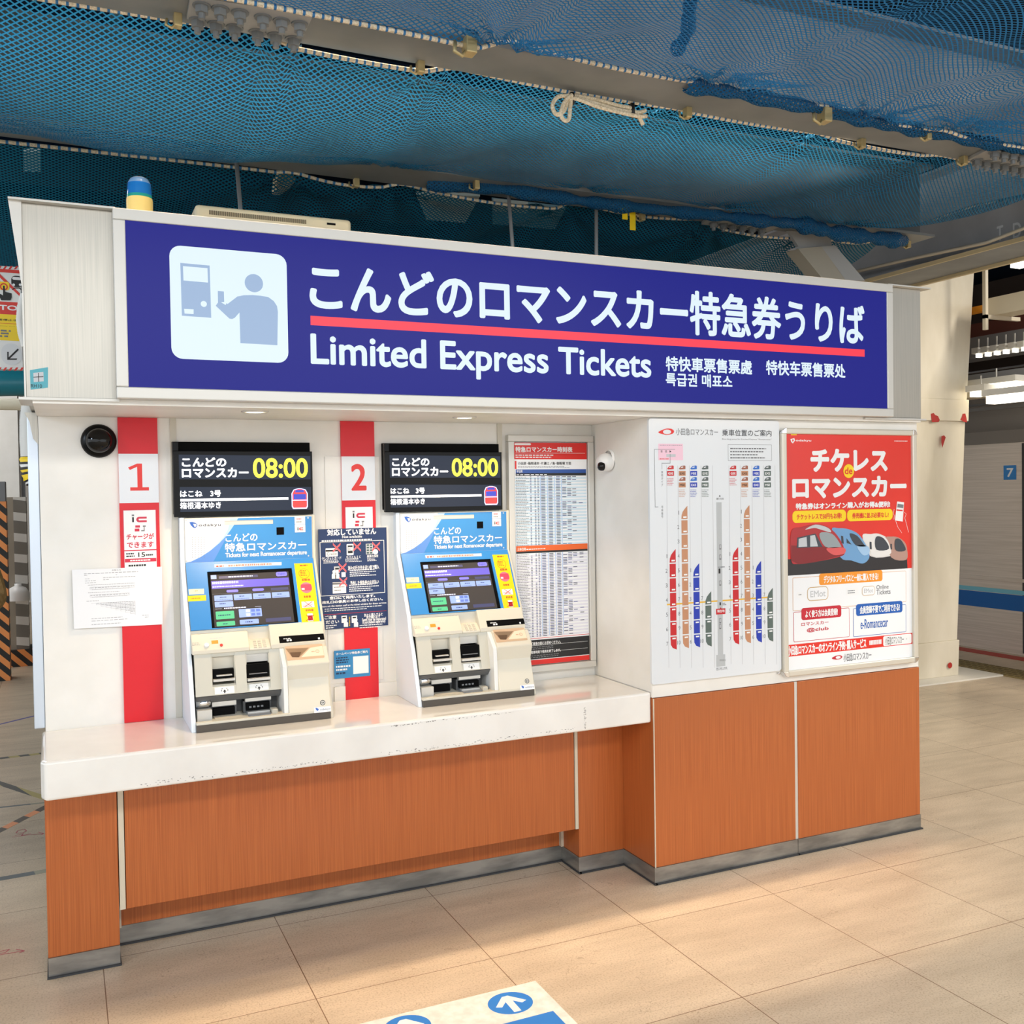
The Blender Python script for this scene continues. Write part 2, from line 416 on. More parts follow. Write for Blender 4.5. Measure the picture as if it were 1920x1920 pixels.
for x0, x1, y0, y1, z0, z1 in ((XP0+.003, XP0+.021, YF-.002, YF+.06, ZPB, ZCB), (XP1-.016, XP1-.002, YF-.002, YF+.06, ZPB, ZCB), (XS-.008, XS+.008, .003, .02, ZK, ZW), (XP0, XP0+.012, YK-.02, YK, ZK, ZCB), (XP1-.012, XP1, YK-.02, YK, ZK, ZCB)):
    MB().box(x0, x1, y0, y1, z0, z1, stripm if x0 < .5 else alum).build('joint_strip', booth)
MB().box(0, .004, -.003, .001, ZK, ZW, stripm).build('joint_strip', booth)
for x0, x1, y0, y1 in ((XL, XP0, YF-.004, YF+.3), (XP0, XP1, YK-.004, YK+.05), (XP1, 0, YF-.004, YF+.2), (0.0, XS-.001, -.004, .5), (XS+.001, XE, -.004, BY), (XP1-.004, XP1, YF-.004, YK), (-.004, 0, -.004, YF)):
    b = MB(); b.box(x0, x1, y0, y1, .006, ZK, kickm)
    b.box(x0-.004, x1+.004, y0-.01, y1, 0.0005, .006, rubber); b.build('kick_plate', booth)
# grooves, cover plates on the wall
for x in (-1.776, -.4525):
    MB().box(x-.011, x+.011, YW-.006, YW, ZCT, ZSO, creamd).build('cover_strip', booth)
pw = onY(608, 856, YW); pe = onY(720, 1290, YW)
MB().box(pw.x, -.985, YW-.004, YW, .85, pw.z, white).build('access_panel', booth, .001)
a0 = onY(626, 1288, YW); a1 = onY(709, 1305, YW)
MB().box(a0.x, -.92, YW-.010, YW, ZCT, a0.z, white).build('access_panel', booth, .001)
# aluminium corner post at the left end
MB().box(-2.262, XL+.004, YW+.005, YW+.06, .79, 1.9, M('pale_aluminium', (206, 216, 228), .3, .4)).build('corner_post', booth, .003)
# soffit and header
XH0, XH1, YH, ZS0, ZS1 = -2.2486, 1.4506, -.0318, 1.9118, 2.5017
YS = -.0799
b = MB(); b.box(XL+.0, XH1, YH+.002, BY, ZSO, ZS0, white); b.build('soffit', booth, .001)
b = MB(); b.box(XH0, -1.985, YH, BY, ZS0, ZS1, steel); b.build('header_fascia', booth, .002)
b = MB(); b.box(1.225, XH1, YH, BY, ZS0, ZS1, steel); b.build('header_fascia', booth, .002)
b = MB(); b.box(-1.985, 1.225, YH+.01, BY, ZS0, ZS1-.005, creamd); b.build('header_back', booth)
b = MB(); b.box(XH0-.035, -1.985, YH-.03, BY, ZS1, ZS1+.006, alum); b.xz([(XH0-.035, ZS1), (XH0, ZS1), (XH0-.002, ZS1-.27)], YH-.01, YH+.03, alum)
b.box(XH0-.004, XH0+.001, YH-.006, YH+.1, ZS0, ZS1, alum); b.build('header_edge_trim', booth)
b = MB(); b.box(1.225, XH1+.035, YH-.03, BY, ZS1, ZS1+.006, alum); b.build('header_edge_trim', booth)
b = MB(); b.box(XH0-.02, -1.985, YH-.012, YH+.2, ZS0-.008, ZS0, alum); b.xz([(XH0-.02, ZS0-.006), (XL+.004, ZS0-.006), (XL+.004, ZSO-.10), (XL-.012, ZSO-.08), (XH0-.005, ZSO-.02)], YW+.0, YW+.1, steel)
b.build('header_edge_trim', booth)
b = MB(); b.box(1.1, XH1+.02, YH-.012, YH+.2, ZS0-.010, ZS0-.002, alum); b.build('header_edge_trim', booth)
# corner screw fixings: two little pads at the base of the white block wall
# counter
b = MB(); b.xy([(XL-.006, YW), (-.001, YW), (-.001, YC), (XL+.008, YC), (XL-.004, YC+.03)], ZCB, ZCT, counterm)
ctr = b.build('service_counter', bevel=.009, seg=3); tag(ctr, 'long glossy white counter slab under the two ticket machines', 'counter')
# scuffs on the counter edge
scuff = M('grey_scuff', (148, 144, 140), .7)
sh = Sheet((0, YC, 0)); 
for k in range(330):
    x = R.uniform(-1.95, -.35); z = ZCB+.014+R.gauss(0, .003)+.002*math.sin(x*9)
    if -1.3 < x < -1.15: continue
    if R.random() < .25: x = R.uniform(-1.1, -.6); z = ZCT-.014+R.gauss(0, .0015)
    if R.random() < .1: x = -.31+R.gauss(0, .003); z = R.uniform(ZCB+.01, ZCT-.02)
    a = R.uniform(.001, .007); h = R.uniform(.0006, .002); sh.poly([(x, z), (x+a, z-h*.5), (x+a*1.2, z+h), (x+a*.3, z+h*1.3)], scuff, 1)
o = sh.build('scuff_marks', ctr); o['kind'] = 'stuff'

# ================================================================ HEADER SIGN
sign = thing('illuminated_sign', (-.38, YS, ZS0), 'long blue backlit sign reading Limited Express Tickets above the counter', 'sign')
SX0, SX1 = -1.9941, 1.2341
fw = .036
b = MB()
for q in ((SX0, SX1, ZS0, ZS0+fw), (SX0, SX1, ZS1-fw, ZS1)): b.box(q[0], q[1], YS, YH+.01, q[2], q[3], alum)
for q in ((SX0, SX0+fw), (SX1-fw, SX1)): b.box(q[0], q[1], YS, YH+.01, ZS0+fw, ZS1-fw, alum)
b.build('frame', sign, .003)
EB = M('sign_blue_lit', (8, 10, 56), .35, emit=1, ecol=(16, 19, 112), spec=.2)
EW = M('sign_white_lit', (120, 128, 132), .4, emit=.62, ecol=(222, 240, 250))
EG = M('sign_grey_lit', (80, 94, 112), .4, emit=.75, ecol=(138, 162, 194))
ER = M('sign_red_lit', (140, 24, 36), .4, emit=.72, ecol=(236, 46, 68))
s = Sheet((0, YS+.005, 0))
s.rect(SX0+fw-.002, ZS0+fw-.002, SX1-fw+.002, ZS1-fw+.002, EB, 0)
s.prr((317, 459), (541, 681), .035, EW, 1)
s.ppoly([(338, 493), (393, 498), (396, 596), (341, 592)], EG, 2)
s.ppoly([(343, 499), (389, 503), (390, 530), (344, 526)], EW, 3)
s.pell((382, 570), 5.6, EW, 3); s.ppoly([(345, 579), (363, 580), (363, 589), (346, 588)], EW, 3)
s.pell((476, 531), 17, EG, 2)
s.ppoly([(x/3, 340+y/3) for x, y in [(1225, 617), (1259, 620), (1261, 678), (1280, 690), (1335, 648), (1370, 641), (1420, 640), (1470, 644), (1510, 652), (1540, 674), (1558, 702), (1563, 735), (1560, 922), (1352, 910), (1347, 738), (1320, 768), (1305, 775), (1290, 772), (1213, 700), (1226, 682)]], EG, 2)
s.ppoly([(414.5, 567), (423, 572), (427, 563), (421, 566)], EW, 3)
s.pt('こんどのロマンスカー', (580, 540), (1290, 585), (720, 502), (720, 588), EW, 2, .0305)
s.pt('特急券うりば', (1293, 600), (1621, 600), (1390, 552), (1390, 634), EW, 2, .026)
s.prect((582, 592), (1621, 669), ER, 2)
s.pt('Limited Express Tickets', (582, 650), (1221, 690), (583, 625), (905, 712), EW, 2, .024)
s.pt('特快車票售票處', (1248, 680), (1410, 685), (1260, 668), (1260, 696), EW, 2, .028)
s.pt('特快车票售票处', (1436, 690), (1585, 690), (1440, 675), (1440, 703), EW, 2, .028)
s.pt('특급권 매표소', (1248, 710), (1373, 710), (1260, 699), (1260, 724), EW, 2, .028)
s.build('sign_face', sign)

# blue masking-tape sticker on the steel end
b = Sheet((0, YH-.001, 0), crop=(0, 340, 3)); b.ppoly([(168, 1062), (270, 1045), (270, 1160), (172, 1172)], M('teal_tape', (92, 172, 186), .6), 1)
b.ppoly([(187, 1078), (244, 1072), (246, 1125), (190, 1130)], lg, 2); b.ppoly([(188, 1100), (244, 1096), (244, 1100), (188, 1104)], bk, 3); b.ppoly([(214, 1078), (218, 1078), (220, 1128), (216, 1128)], bk, 3)
b.pb('RH10', (174, 1140), (236, 1162), bk, 3)
tag(b.build('tape_sticker', origin=onY(70, 710, YH)), 'small teal tape sticker with handwriting on left steel panel', 'sticker')

# soffit downlights
for px, py in ((478, 771), (871, 782)):
    c = onZ(px, py, ZSO); first = px < 600
    t = thing('downlight', c, 'round recessed downlight in the soffit ' + ('above the left ticket machine' if first else 'above the right ticket machine'), 'light', 'soffit downlights')
    b = MB(); b.lathe([(.034, 0), (.034, -.004), (.042, -.006), (.047, -.003), (.047, 0)], alum, c, 'z', 28); b.build('trim_ring', t)
    b = MB(); b.lathe([(.034, -.002), (.02, -.005), (.001, -.006)], M('lamp_warm', (255, 240, 214), .4, emit=5), c, 'z', 24); b.build('lamp', t)
    l = bpy.data.lights.new('downlight_beam', 'SPOT'); l.energy = 16; l.color = (1, .72, .42); l.spot_size = math.radians(120); l.spot_blend = .6; l.shadow_soft_size = .03
    lo = bpy.data.objects.new('downlight_beam', l); COL.objects.link(lo); lo.location = (c.x, c.y, c.z-.015)

# ================================================================ NUMBER STRIPES
def vinyl(name, label, px0, px1, yref):
    x0 = onY(px0, yref, YW).x; x1 = onY(px1, yref, YW).x
    t = thing(name, ((x0+x1)/2, YW, ZCT), label, 'sign'); return t, x0, x1
def stripe(no, x0, x1, za, zb, label, icx):
    t = thing('machine_number_banner', ((x0+x1)/2, YW, ZCT), label, 'sign', 'red number banners on the booth wall')
    s = Sheet((0, YW-.0105, 0)); 
    MBs = MB(); MBs.box(x0, x1, YW-.0103, YW, ZCT+.001, ZSO-.001, red); MBs.build('red_stripe', t)
    n = Sheet((0, YW-.0108, 0)); n.rect(x0, zb, x1, za, M('white_vinyl', (226, 230, 236), .4), 1)
    w_ = x1-x0; h = za-zb; 
    if no == 1:
        cx = (x0+x1)/2; n.rect(cx-.030, zb+h*.25, cx+.034, zb+h*.25+.012, redt, 2); n.rect(cx-.005, zb+h*.25+.012, cx+.012, zb+h*.80, redt, 2)
        n.poly([(cx-.036, zb+h*.72), (cx-.030, zb+h*.67), (cx-.005, zb+h*.735), (cx-.005, zb+h*.80)], redt, 2)
    else:
        n.text('2', x0+w_*.28, zb+h*.22, x0+w_*.74, zb+h*.83, redt, 2, .03)
    n.build('number_plate', t)
    k = Sheet((0, YW-.0108, 0)); pk = M('crimson_print', (206, 40, 70), .4)
    m = .016; u0, u1 = x0+m, x1-m; v1 = zb-.030; v0 = v1-.205
    k.rect(u0-.006, v0-.010, u1+.006, v1+.005, pk, 1); k.rect(u0-.003, v0-.008, u1+.003, v1+.003, wh, 2)
    c = (u0+u1)/2
    k.rect(c-.026, v1-.04, c-.020, v1-.022, bk, 3); k.rect(c-.027, v1-.018, c-.019, v1-.012, gy, 3)
    k.rr(c-.012, v1-.041, c+.024, v1-.021, .010, pk, 3); k.rect(c+.012, v1-.041, c+.024, v1-.021, pk, 3.3); k.rr(c-.004, v1-.034, c+.020, v1-.028, .003, wh, 4); k.rect(c+.015, v1-.034, c+.0245, v1-.028, wh, 4.3)
    k.rect(c-.016, v1-.060, c, v1-.052, pk, 3); k.rect(c-.018, v1-.074, c-.002, v1-.064, pk, 3); k.rect(c+.004, v1-.074, c+.016, v1-.070, gy, 3); k.rect(c+.013, v1-.070, c+.016, v1-.058, gy, 3); k.rect(c+.010, v1-.058, c+.020, v1-.053, gy, 3)
    k.text('チャージが', u0+.005, v1-.104, u1-.004, v1-.082, pk, 3, .03)
    k.text('できます', u0+.006, v1-.134, u1-.006, v1-.112, pk, 3, .03)
    k.rect(u0-.003, v1-.145, u1+.003, v1-.141, pk, 3)
    k.text('15', c-.008, v1-.168, c+.016, v1-.151, bk, 3, .03); k.lines(u0+.003, v1-.168, c-.012, v1-.15, 2, bk, 3, dash=.006); k.lines(c+.019, v1-.166, u1-.002, v1-.156, 1, bk, 3, dash=.004)
    k.rect(u0-.002, v1-.186, u1+.002, v1-.173, pk, 3); k.lines(u0+.016, v1-.184, u1-.012, v1-.175, 1, wh, 4, dash=.006)
    k.lines(u0+.010, v1-.204, u1-.008, v1-.192, 1, bk, 3, dash=.006)
    k.build('charge_sticker', t)
    return t
p1 = onY(222, 850, YW); p2 = onY(299, 943, YW)
stripe(1, -1.9668, -1.8312, onY(250, 851, YW).z, onY(250, 943, YW).z, 'red and white number 1 banner on the wall beside the left machine', 0)
stripe(2, -1.1445, -1.0072, onY(668, 856, YW).z, onY(668, 938, YW).z, 'red and white number 2 banner on the wall between the machines', 0)

# notice paper
s = Sheet((0, YW-.0125, 0), crop=(0, 740, 3.2)); gy0 = gy; gy = M('faint_print', (158, 160, 166), .6)
s.ppoly([(432, 1050), (972, 1032), (976, 1378), (444, 1405)], M('paper', (236, 238, 242), .6), 1)
_a = s.p(432, 1050); _b = s.p(974, 1378); NW, NH, NU, NV = _b[0]-_a[0], s.p(444, 1050)[1]-s.p(444, 1405)[1], _a[0], s.p(432, 1050)[1]
def nl(x0, y0, x1, y1, n=1, d=.008, full=False): s.lines(NU+NW*x0, NV-NH*y1+NW*x0*.03, NU+NW*x1, NV-NH*y0+NW*x0*.03, n, gy, 2, dash=d, fill=.5, full=full)
s.text('お知らせ', NU+NW*.44, NV-NH*.052, NU+NW*.54, NV-NH*.025, gy0, 2)
nl(.13, .075, .87, .095, 1, .010); nl(.13, .105, .18, .12); nl(.48, .13, .50, .145); nl(.14, .165, .2, .182); nl(.34, .165, .72, .182); nl(.14, .2, .28, .216); nl(.34, .2, .41, .216); nl(.14, .235, .28, .25); nl(.17, .275, .75, .29, 1, .005)
for y0, x1 in ((.31, .69), (.44, .63)):
    s.frame(NU+NW*.19, NV-NH*(y0+.04), NU+NW*x1, NV-NH*y0, .0005, gy, 2); nl(.195, y0+.012, x1-.01, y0+.03, 1, .009, True); nl(.21, y0+.05, x1, y0+.06, 1, .004)
    for k in range(1, 8): x = NU+NW*(.19+(x1-.19)*k/8); s.rect(x, NV-NH*(y0+.04), x+.0005, NV-NH*y0, gy, 2.5)
nl(.17, .405, .62, .42, 1, .005); nl(.15, .545, .30, .56)
for i in range(9):
    y = .59+.24*i/9; xa = .2+.49*i/9
    s.rect(NU+NW*xa, NV-NH*y, NU+NW*.69, NV-NH*y+.0005, gy, 2); x = NU+NW*(.2+.49*(i+1)/9); s.rect(x, NV-NH*(.59+.24*(i+1)/9), x+.0005, NV-NH*.59, gy, 2.4)
    if i: nl(xa+.005, y-.02, .685, y-.006, 1, .007, True)
nl(.2, .85, .58, .866, 1); nl(.2, .89, .62, .905, 1, .012); nl(.2, .95, .55, .967, 1); nl(.77, .87, .86, .885); nl(.80, .905, .86, .92)
o = s.build('notice_paper', origin=onY(220, 1179, YW-.0125))
gy = gy0; md = o.modifiers.new('solid', 'SOLIDIFY'); md.thickness = .0004
tag(o, 'white A4 notice paper with tiny print and a table, taped over the number 1 banner', 'notice')

# ================================================================ DOME CAMERAS
c = onY(185, 827, YW)
t = thing('dome_camera', c, 'glossy black round dome camera on the wall left of number 1', 'camera')
MB().lathe([(.0, .028), (.03, .028), (.052, .022), (.060, .012), (.060, 0)][::-1], black, c, 'y', 40).build('housing', t)
MB().lathe([(.046, .022), (.043, .036), (.036, .048), (.024, .057), (.010, .061), (0.0005, .062)], M('smoked_dome', (5, 5, 6), .08, spec=.35), c, 'y', 36).build('dome', t)
q = onX(1146, 865, 0.0); c = Vector((-.004, q.y, q.z))
t = thing('dome_camera', c, 'small white wall camera with dark round lens above the counter end', 'camera')
MB().lathe([(.038, 0), (.038, .006), (.034, .012)], whiteb, c+Vector((0, 0, .012)), 'x', 28).build('mount', t)
b = MB()
prof = [(.0005, .060), (.016, .059), (.028, .052), (.036, .04), (.040, .024), (.038, .008), (.036, 0)]
b.lathe(prof[::-1], whiteb, c+Vector((-.003, 0, -.004)), 'x', 28); b.build('body', t)
b = MB(); lc = c+Vector((-.048, -.018, -.022)); b.lathe([(.019, 0), (.019, .010), (.016, .018), (.008, .022), (.0005, .023)], M('smoked_dome', (8, 8, 10), .05), lc, 'x', 24); b.build('lens', t)

# ================================================================ TICKET MACHINE
def machine():
    x0, x1 = -1.764, -1.262
    t = thing('ticket_machine', ((x0+x1)/2, .33, ZCT), 'left ticket machine with tilted touch screen, beside the number 1 banner', 'ticket machine', 'ticket machines on the counter')
    P = [(YW-.0005, 1.525), (.43, 1.525), (.43, 1.355), (.31, 1.118), (.292, 1.05), (.262, .985), (.19, ZCT), (YW-.0005, ZCT)]
    side = M('machine_side_pale', (226, 236, 246), .35)
    # side cheeks
    b = MB(); b.yz(P, x0, x0+.016, side); b.build('side_panel', t, .002)
    b = MB(); b.yz(P, x1-.010, x1, cream); b.build('side_panel', t, .002)
    # upper body behind the screen and topper
    b = MB(); b.yz([(YW-.0005, 1.523), (.433, 1.523), (.433, 1.355), (.314, 1.118), (.31, 1.05), (YW-.0005, 1.05)], x0+.016, x1-.010, cream); b.build('cabinet', t)
    # inside back of the tray bay
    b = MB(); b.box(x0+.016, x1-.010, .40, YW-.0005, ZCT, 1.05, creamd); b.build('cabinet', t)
    # ---- topper
    s = Sheet((0, .4315, 0), crop=(340, 940, 6.857)); N = -.002
    tp = MB(); tp.box(x0+.017, x1-.012, .430, .434, 1.357, 1.520, whiteb)
    tb = M('topper_blue', (58, 140, 210), .35); tl = M('topper_pale_blue', (168, 204, 240), .35); tm = M('topper_violet_blue', (96, 146, 222), .35); tw = M('topper_white', (232, 238, 244), .35)
    s = Sheet((0, .4298, 0), crop=(340, 940, 6.857))
    U0, U1, V0, V1 = x0+.018, x1-.013, 1.358, 1.519
    s.rect(U0, V0, U1, V1, tb, 1)
    W, Hh = U1-U0, V1-V0
    def cur(a, b_, n=14):  # quarter sweep from top (a) to left (b_)
        return [(U0+W*(a*math.cos(math.pi/2*i/n)**.85), V1-Hh*(b_*math.sin(math.pi/2*i/n)**1.05)) for i in range(n+1)]
    s.poly([(U0+W*.40, V1)] + [(U0+W*(.40-.19*k/10-.0*k), V1-Hh*(k/10)) for k in range(11)][-1:] + [(U0, V0), (U0, V1)], tm, 2)
    s.poly([(U0, V1)] + [(U0+W*x, V1-Hh*y) for x, y in ((.41, 0), (.385, .12), (.35, .27), (.31, .42), (.26, .57), (.19, .74), (.12, .87), (.04, .98), (0, 1))], tl, 3)
    s.poly([(U0, V1)] + [(U0+W*x, V1-Hh*y) for x, y in ((.345, 0), (.342, .12), (.325, .27), (.295, .42), (.25, .57), (.185, .74), (.115, .87), (.04, .97), (0, .99))], tw, 4)
    # maker's mark and word
    s.ppoly([(103, 268), (140, 264), (185, 278), (206, 296), (200, 325), (175, 346), (148, 335), (120, 305)], M('logo_blue', (40, 96, 190), .4), 5)
    s.ppoly([(150, 288), (192, 290), (194, 316), (172, 334)], tw, 6)
    s.pb('odakyu', (222, 290), (508, 326), M('logo_grey', (70, 76, 90), .4), 5, .03, 1.15)
    for i in range(10):
        for j in range(5):
            a = s.p(140+j*38, 466+i*28); s.ell(a, .0013, .0013, gy, 5, 8)
    s.prect((552, 250), (1178, 288), M('slot_shadow', (178, 178, 176), .5), 5); s.prect((552, 262), (1178, 288), M('slot_metal', (214, 206, 196), .4, .3), 6)
    s.prect((1222, 334), (1320, 428), blackm, 5)
    s.prr((1455, 196), (1592, 290), .001, wh, 5); s.plines((1478, 216), (1562, 236), 1, redt, 6, dash=.003); s.plines((1478, 252), (1562, 274), 1, gy, 6, dash=.003)
    s.prr((1457, 298), (1594, 396), .001, wh, 5); s.pb('i', (1490, 330), (1506, 374), bk, 6, .03); s.ppoly([(1565, 334), (1520, 338), (1512, 354), (1522, 372), (1566, 372), (1566, 360), (1530, 360), (1530, 348), (1565, 346)], redt, 6)
    s.pb('こんどの', (566, 418), (978, 508), wh, 5, .022); s.pt('特急ロマンスカー', (558, 590), (1608, 560), (770, 530), (770, 644), wh, 5, .028)
    s.pt('Tickets for next Romancecar departure', (566, 700), (1614, 670), (800, 655), (800, 730), wh, 5, .03)
    for q in ((60, 248), (1628, 212), (1634, 700), (66, 770)): s.pell(q, 10, alu, 5)
    s.build('topper_panel', t)
    tp.build('topper_backing', t)
    # ---- tilted screen panel
    A = Vector((0, .430, 1.355)); B = Vector((0, .310, 1.118)); V = (A-B).normalized(); L = (A-B).length
    mb2 = MB()
    Nn = Vector((1, 0, 0)).cross(V)
    def sl(u, v, n): return Vector((u, 0, 0)) + Vector((0, B.y, B.z)) + V*v + Nn*n
    def slab(mb, u0, u1, v0, v1, n0, n1, mat): mb.hexa([sl(u0, v0, n0), sl(u1, v0, n0), sl(u1, v1, n0), sl(u0, v1, n0)], [sl(u0, v0, n1), sl(u1, v0, n1), sl(u1, v1, n1), sl(u0, v1, n1)], mat)
    s = Sheet(sl(0, 0, .006), V=V, crop=(340, 940, 6.857))
    su0, sv1 = s.p(325, 870); su1, sv0 = s.p(1425, 1590); 
    su0 = s.p(380, 1300)[0]-.004; su1 = s.p(1475, 1300)[0]
    sv1 = s.p(900, 880)[1]; sv0 = s.p(900, 1598)[1]
    pb_ = M('panel_blue', (58, 140, 212), .35)
    u_a, u_b = x0+.018, x1-.012
    fr = MB()
    slab(fr, u_a, su0, .002, L, 0, .006, pb_); slab(fr, su1, u_b, .002, L, 0, .006, pb_); slab(fr, su0, su1, .002, sv0, 0, .006, pb_); slab(fr, su0, su1, sv1, L, 0, .006, pb_)
    sur = fr.build('screen_surround', t)
    # the screen itself, set a little into the surround
    k = Sheet(sl(0, 0, .0022), V=V, crop=(340, 940, 6.857))
    scr = M('screen_glass', (70, 66, 64), .12, emit=.25, coat=.4)
    k.rect(su0, sv0, su1, sv1, blackm, 0); k.rect(su0+.010, sv0+.004, su1-.014, sv1-.012, scr, 1)
    sw = su1-su0-.028; shh = sv1-sv0-.018; ox = su0+.012; oy = sv0+.005
    vi = M('screen_violet', (100, 92, 190), .3, emit=.4); bt = M('screen_button', (136, 158, 222), .3, emit=.45); gr = M('screen_green', (84, 176, 130), .3, emit=.4); tx = M('screen_text', (210, 215, 240), .3, emit=.5); db = M('screen_dark_text', (50, 60, 110), .3, emit=.1); dm = M('screen_dim', (74, 76, 110), .3, emit=.2)
    S = lambda a, b_, c_, d_, mat, l=2, r=.001: k.rr(ox+a*sw, oy+(1-d_)*shh, ox+c_*sw, oy+(1-b_)*shh, r, mat, l)
    S(0, .12, 1, .27, vi); S(0, .0, .07, .08, bt); S(.10, .03, .60, .08, dm); k.lines(ox+.22*sw, oy+.93*shh, ox+.58*sw, oy+.97*shh, 1, tx, 3, dash=.008)
    S(.84, .0, .985, .085, M('screen_pill', (120, 116, 240), .3, emit=.5), 2, .006); k.text('English', ox+.865*sw, oy+.935*shh, ox+.96*sw, oy+.98*shh, db, 3)
    k.lines(ox+.01*sw, oy+.81*shh, ox+.42*sw, oy+.87*shh, 1, tx, 3, dash=.007, fill=.7); k.lines(ox+.01*sw, oy+.75*shh, ox+.40*sw, oy+.79*shh, 1, tx, 3, dash=.006, fill=.5)
    for a, c_ in ((.18, .33), (.51, .66)): S(a, .305, c_, .355, MATS['screen_pill'], 2, .005)
    S(.75, .31, .98, .36, dm, 2); k.rect(ox, oy+.625*shh, ox+sw, oy+.629*shh, gy, 2)
    for i in range(4): S(.02+.245*i, .40, .25+.245*i, .51, bt, 2, .002); k.text('空席照会'[0:2] if False else '新宿', 0, 0, .0001, .0001, bt, 2) if False else k.lines(ox+(.09+.245*i)*sw, oy+.545*shh, ox+(.18+.245*i)*sw, oy+.575*shh, 1, db, 3, dash=.005); k.lines(ox+(.04+.245*i)*sw, oy+.505*shh, ox+(.24+.245*i)*sw, oy+.52*shh, 1, db, 3, dash=.004, fill=.4)
    S(.02, .525, .25, .63, bt, 2, .002); k.lines(ox+.08*sw, oy+.42*shh, ox+.18*sw, oy+.45*shh, 1, db, 3, dash=.005)
    k.lines(ox+.13*sw, oy+.325*shh, ox+.50*sw, oy+.355*shh, 1, tx, 3, dash=.006, fill=.7); k.rect(ox+.02*sw, oy+.338*shh, ox+.10*sw, oy+.342*shh, tx, 2); k.rect(ox+.52*sw, oy+.338*shh, ox+.60*sw, oy+.342*shh, tx, 2)
    S(.02, .71, .25, .86, gr, 2, .003); k.lines(ox+.05*sw, oy+.2*shh, ox+.21*sw, oy+.23*shh, 1, db, 3, dash=.006)
    S(.02, .905, .25, .99, gr, 2, .003); k.lines(ox+.10*sw, oy+.035*shh, ox+.17*sw, oy+.065*shh, 1, db, 3, dash=.006)
    S(.31, .69, .60, .85, bt, 2, .002); 
    for i in range(3):
        for j in range(2): S(.40+.065*i, .705+.075*j, .45+.065*i, .755+.075*j, tx if i == 0 else M('screen_key', (96, 118, 196), .3, emit=.3), 3, .0005)
    S(.31, .895, .55, .985, bt, 2, .003); k.lines(ox+.38*sw, oy+.04*shh, ox+.48*sw, oy+.075*shh, 1, db, 3, dash=.006)
    S(.64, .90, .97, .97, dm, 2, .002)
    k.build('touch_screen', sur)
    # stickers on the surround
    s.N; s.ppoly([(424, 812), (1288, 782), (1288, 820), (426, 852)], wh, 1); s.plines((446, 828), (560, 845), 1, redt, 2, dash=.01, fill=.8); s.plines((600, 806), (1250, 822), 1, M('pink_print', (232, 130, 120), .5), 2, dash=.006)
    s.ppoly([(94, 1130), (290, 1124), (292, 1192), (98, 1200)], M('cream_print', (246, 230, 196), .5), 1); s.plines((172, 1146), (214, 1158), 1, orange, 2, dash=.004)
    s.ppoly([(82, 1216), (316, 1204), (320, 1276), (84, 1288)], yel, 1); s.plines((120, 1236), (262, 1258), 1, orange, 2, dash=.005)
    s.ppoly([(1450, 800), (1684, 794), (1780, 1560), (1552, 1572)], yel, 1)
    for (yy, kind) in ((890, 0), (1110, 1), (1325, 2), (1500, 3)):
        xx = 1567+(yy-800)*.125
        if kind == 0: s.pell((xx, yy+40), 66, orange, 2); s.pell((xx, yy+40), 58, yel, 3); s.plines((xx-55, yy-5), (xx+55, yy+70), 4, M('brown_print', (190, 96, 30), .5), 4, dash=.006)
        if kind == 1: s.pell((xx, yy), 70, M('pink_card', (236, 120, 140), .5), 2); s.prr((xx-72, yy-40), (xx+72, yy+34), .003, M('pink_deep', (226, 70, 100), .5), 3); s.prect((xx-60, yy+6), (xx-20, yy+28), wh, 4)
        if kind in (2, 3):
            if kind == 2: s.prect((xx-90, yy-34), (xx+80, yy+36), wh, 2); s.plines((xx-70, yy), (xx+60, yy+30), 2, redt, 3, dash=.004, fill=.3)
            else: s.prect((xx-36, yy-56), (xx+46, yy+40), wh, 2); s.prect((xx-30, yy-30), (xx+40, yy+30), M('dark_red_print', (150, 24, 30), .5), 3)
            for sg in (1, -1):
                a = s.p(xx-50, yy-36*sg); b_ = s.p(xx+50, yy+36*sg); d = .0012; s.poly([(a[0], a[1]-d), (b_[0], b_[1]-d), (b_[0], b_[1]+d), (a[0], a[1]+d)], redt, 5)
        s.plines((xx-58, yy-110 if kind else yy-72), (xx+58, yy-84 if kind else yy-54), 1, M('brown_print', (190, 96, 30), .5), 3, dash=.008, fill=.8)
    s.ppoly([(1440, 1568), (1534, 1554), (1536, 1574), (1442, 1588)], wh, 1)
    s.build('panel_stickers', sur)
    # ---- control shelf (cream band between screen and trays)
    b = MB(); xm0 = x0+.215; xm1 = x0+.292
    b.yz([(.37, 1.110), (.300, 1.108), (.262, 1.054), (.262, 1.040), (.37, 1.040)], x0+.016, xm0, cream)
    b.yz([(.37, 1.076), (.298, 1.074), (.262, 1.048), (.262, 1.040), (.37, 1.040)], xm0, xm1, cream)
    b.yz([(.37, 1.128), (.300, 1.124), (.262, 1.056), (.262, 1.040), (.37, 1.040)], xm1, x1-.010, cream)
    shf = b.build('control_shelf', t, .003)
    # sloped faces carry buttons: shelf slope plane from (.306,1.128) to (.262,1.058)
    A2 = Vector((0, .300, 1.108)); B2 = Vector((0, .262, 1.054)); V2 = (A2-B2).normalized(); N2 = Vector((1, 0, 0)).cross(V2)
    def on2(px, py, base=B2, n=N2):
        d = ray(340+px/6.4, 1160+py/6.4); tt = (base-CAMP).dot(n)/d.dot(n); return CAMP+d*tt
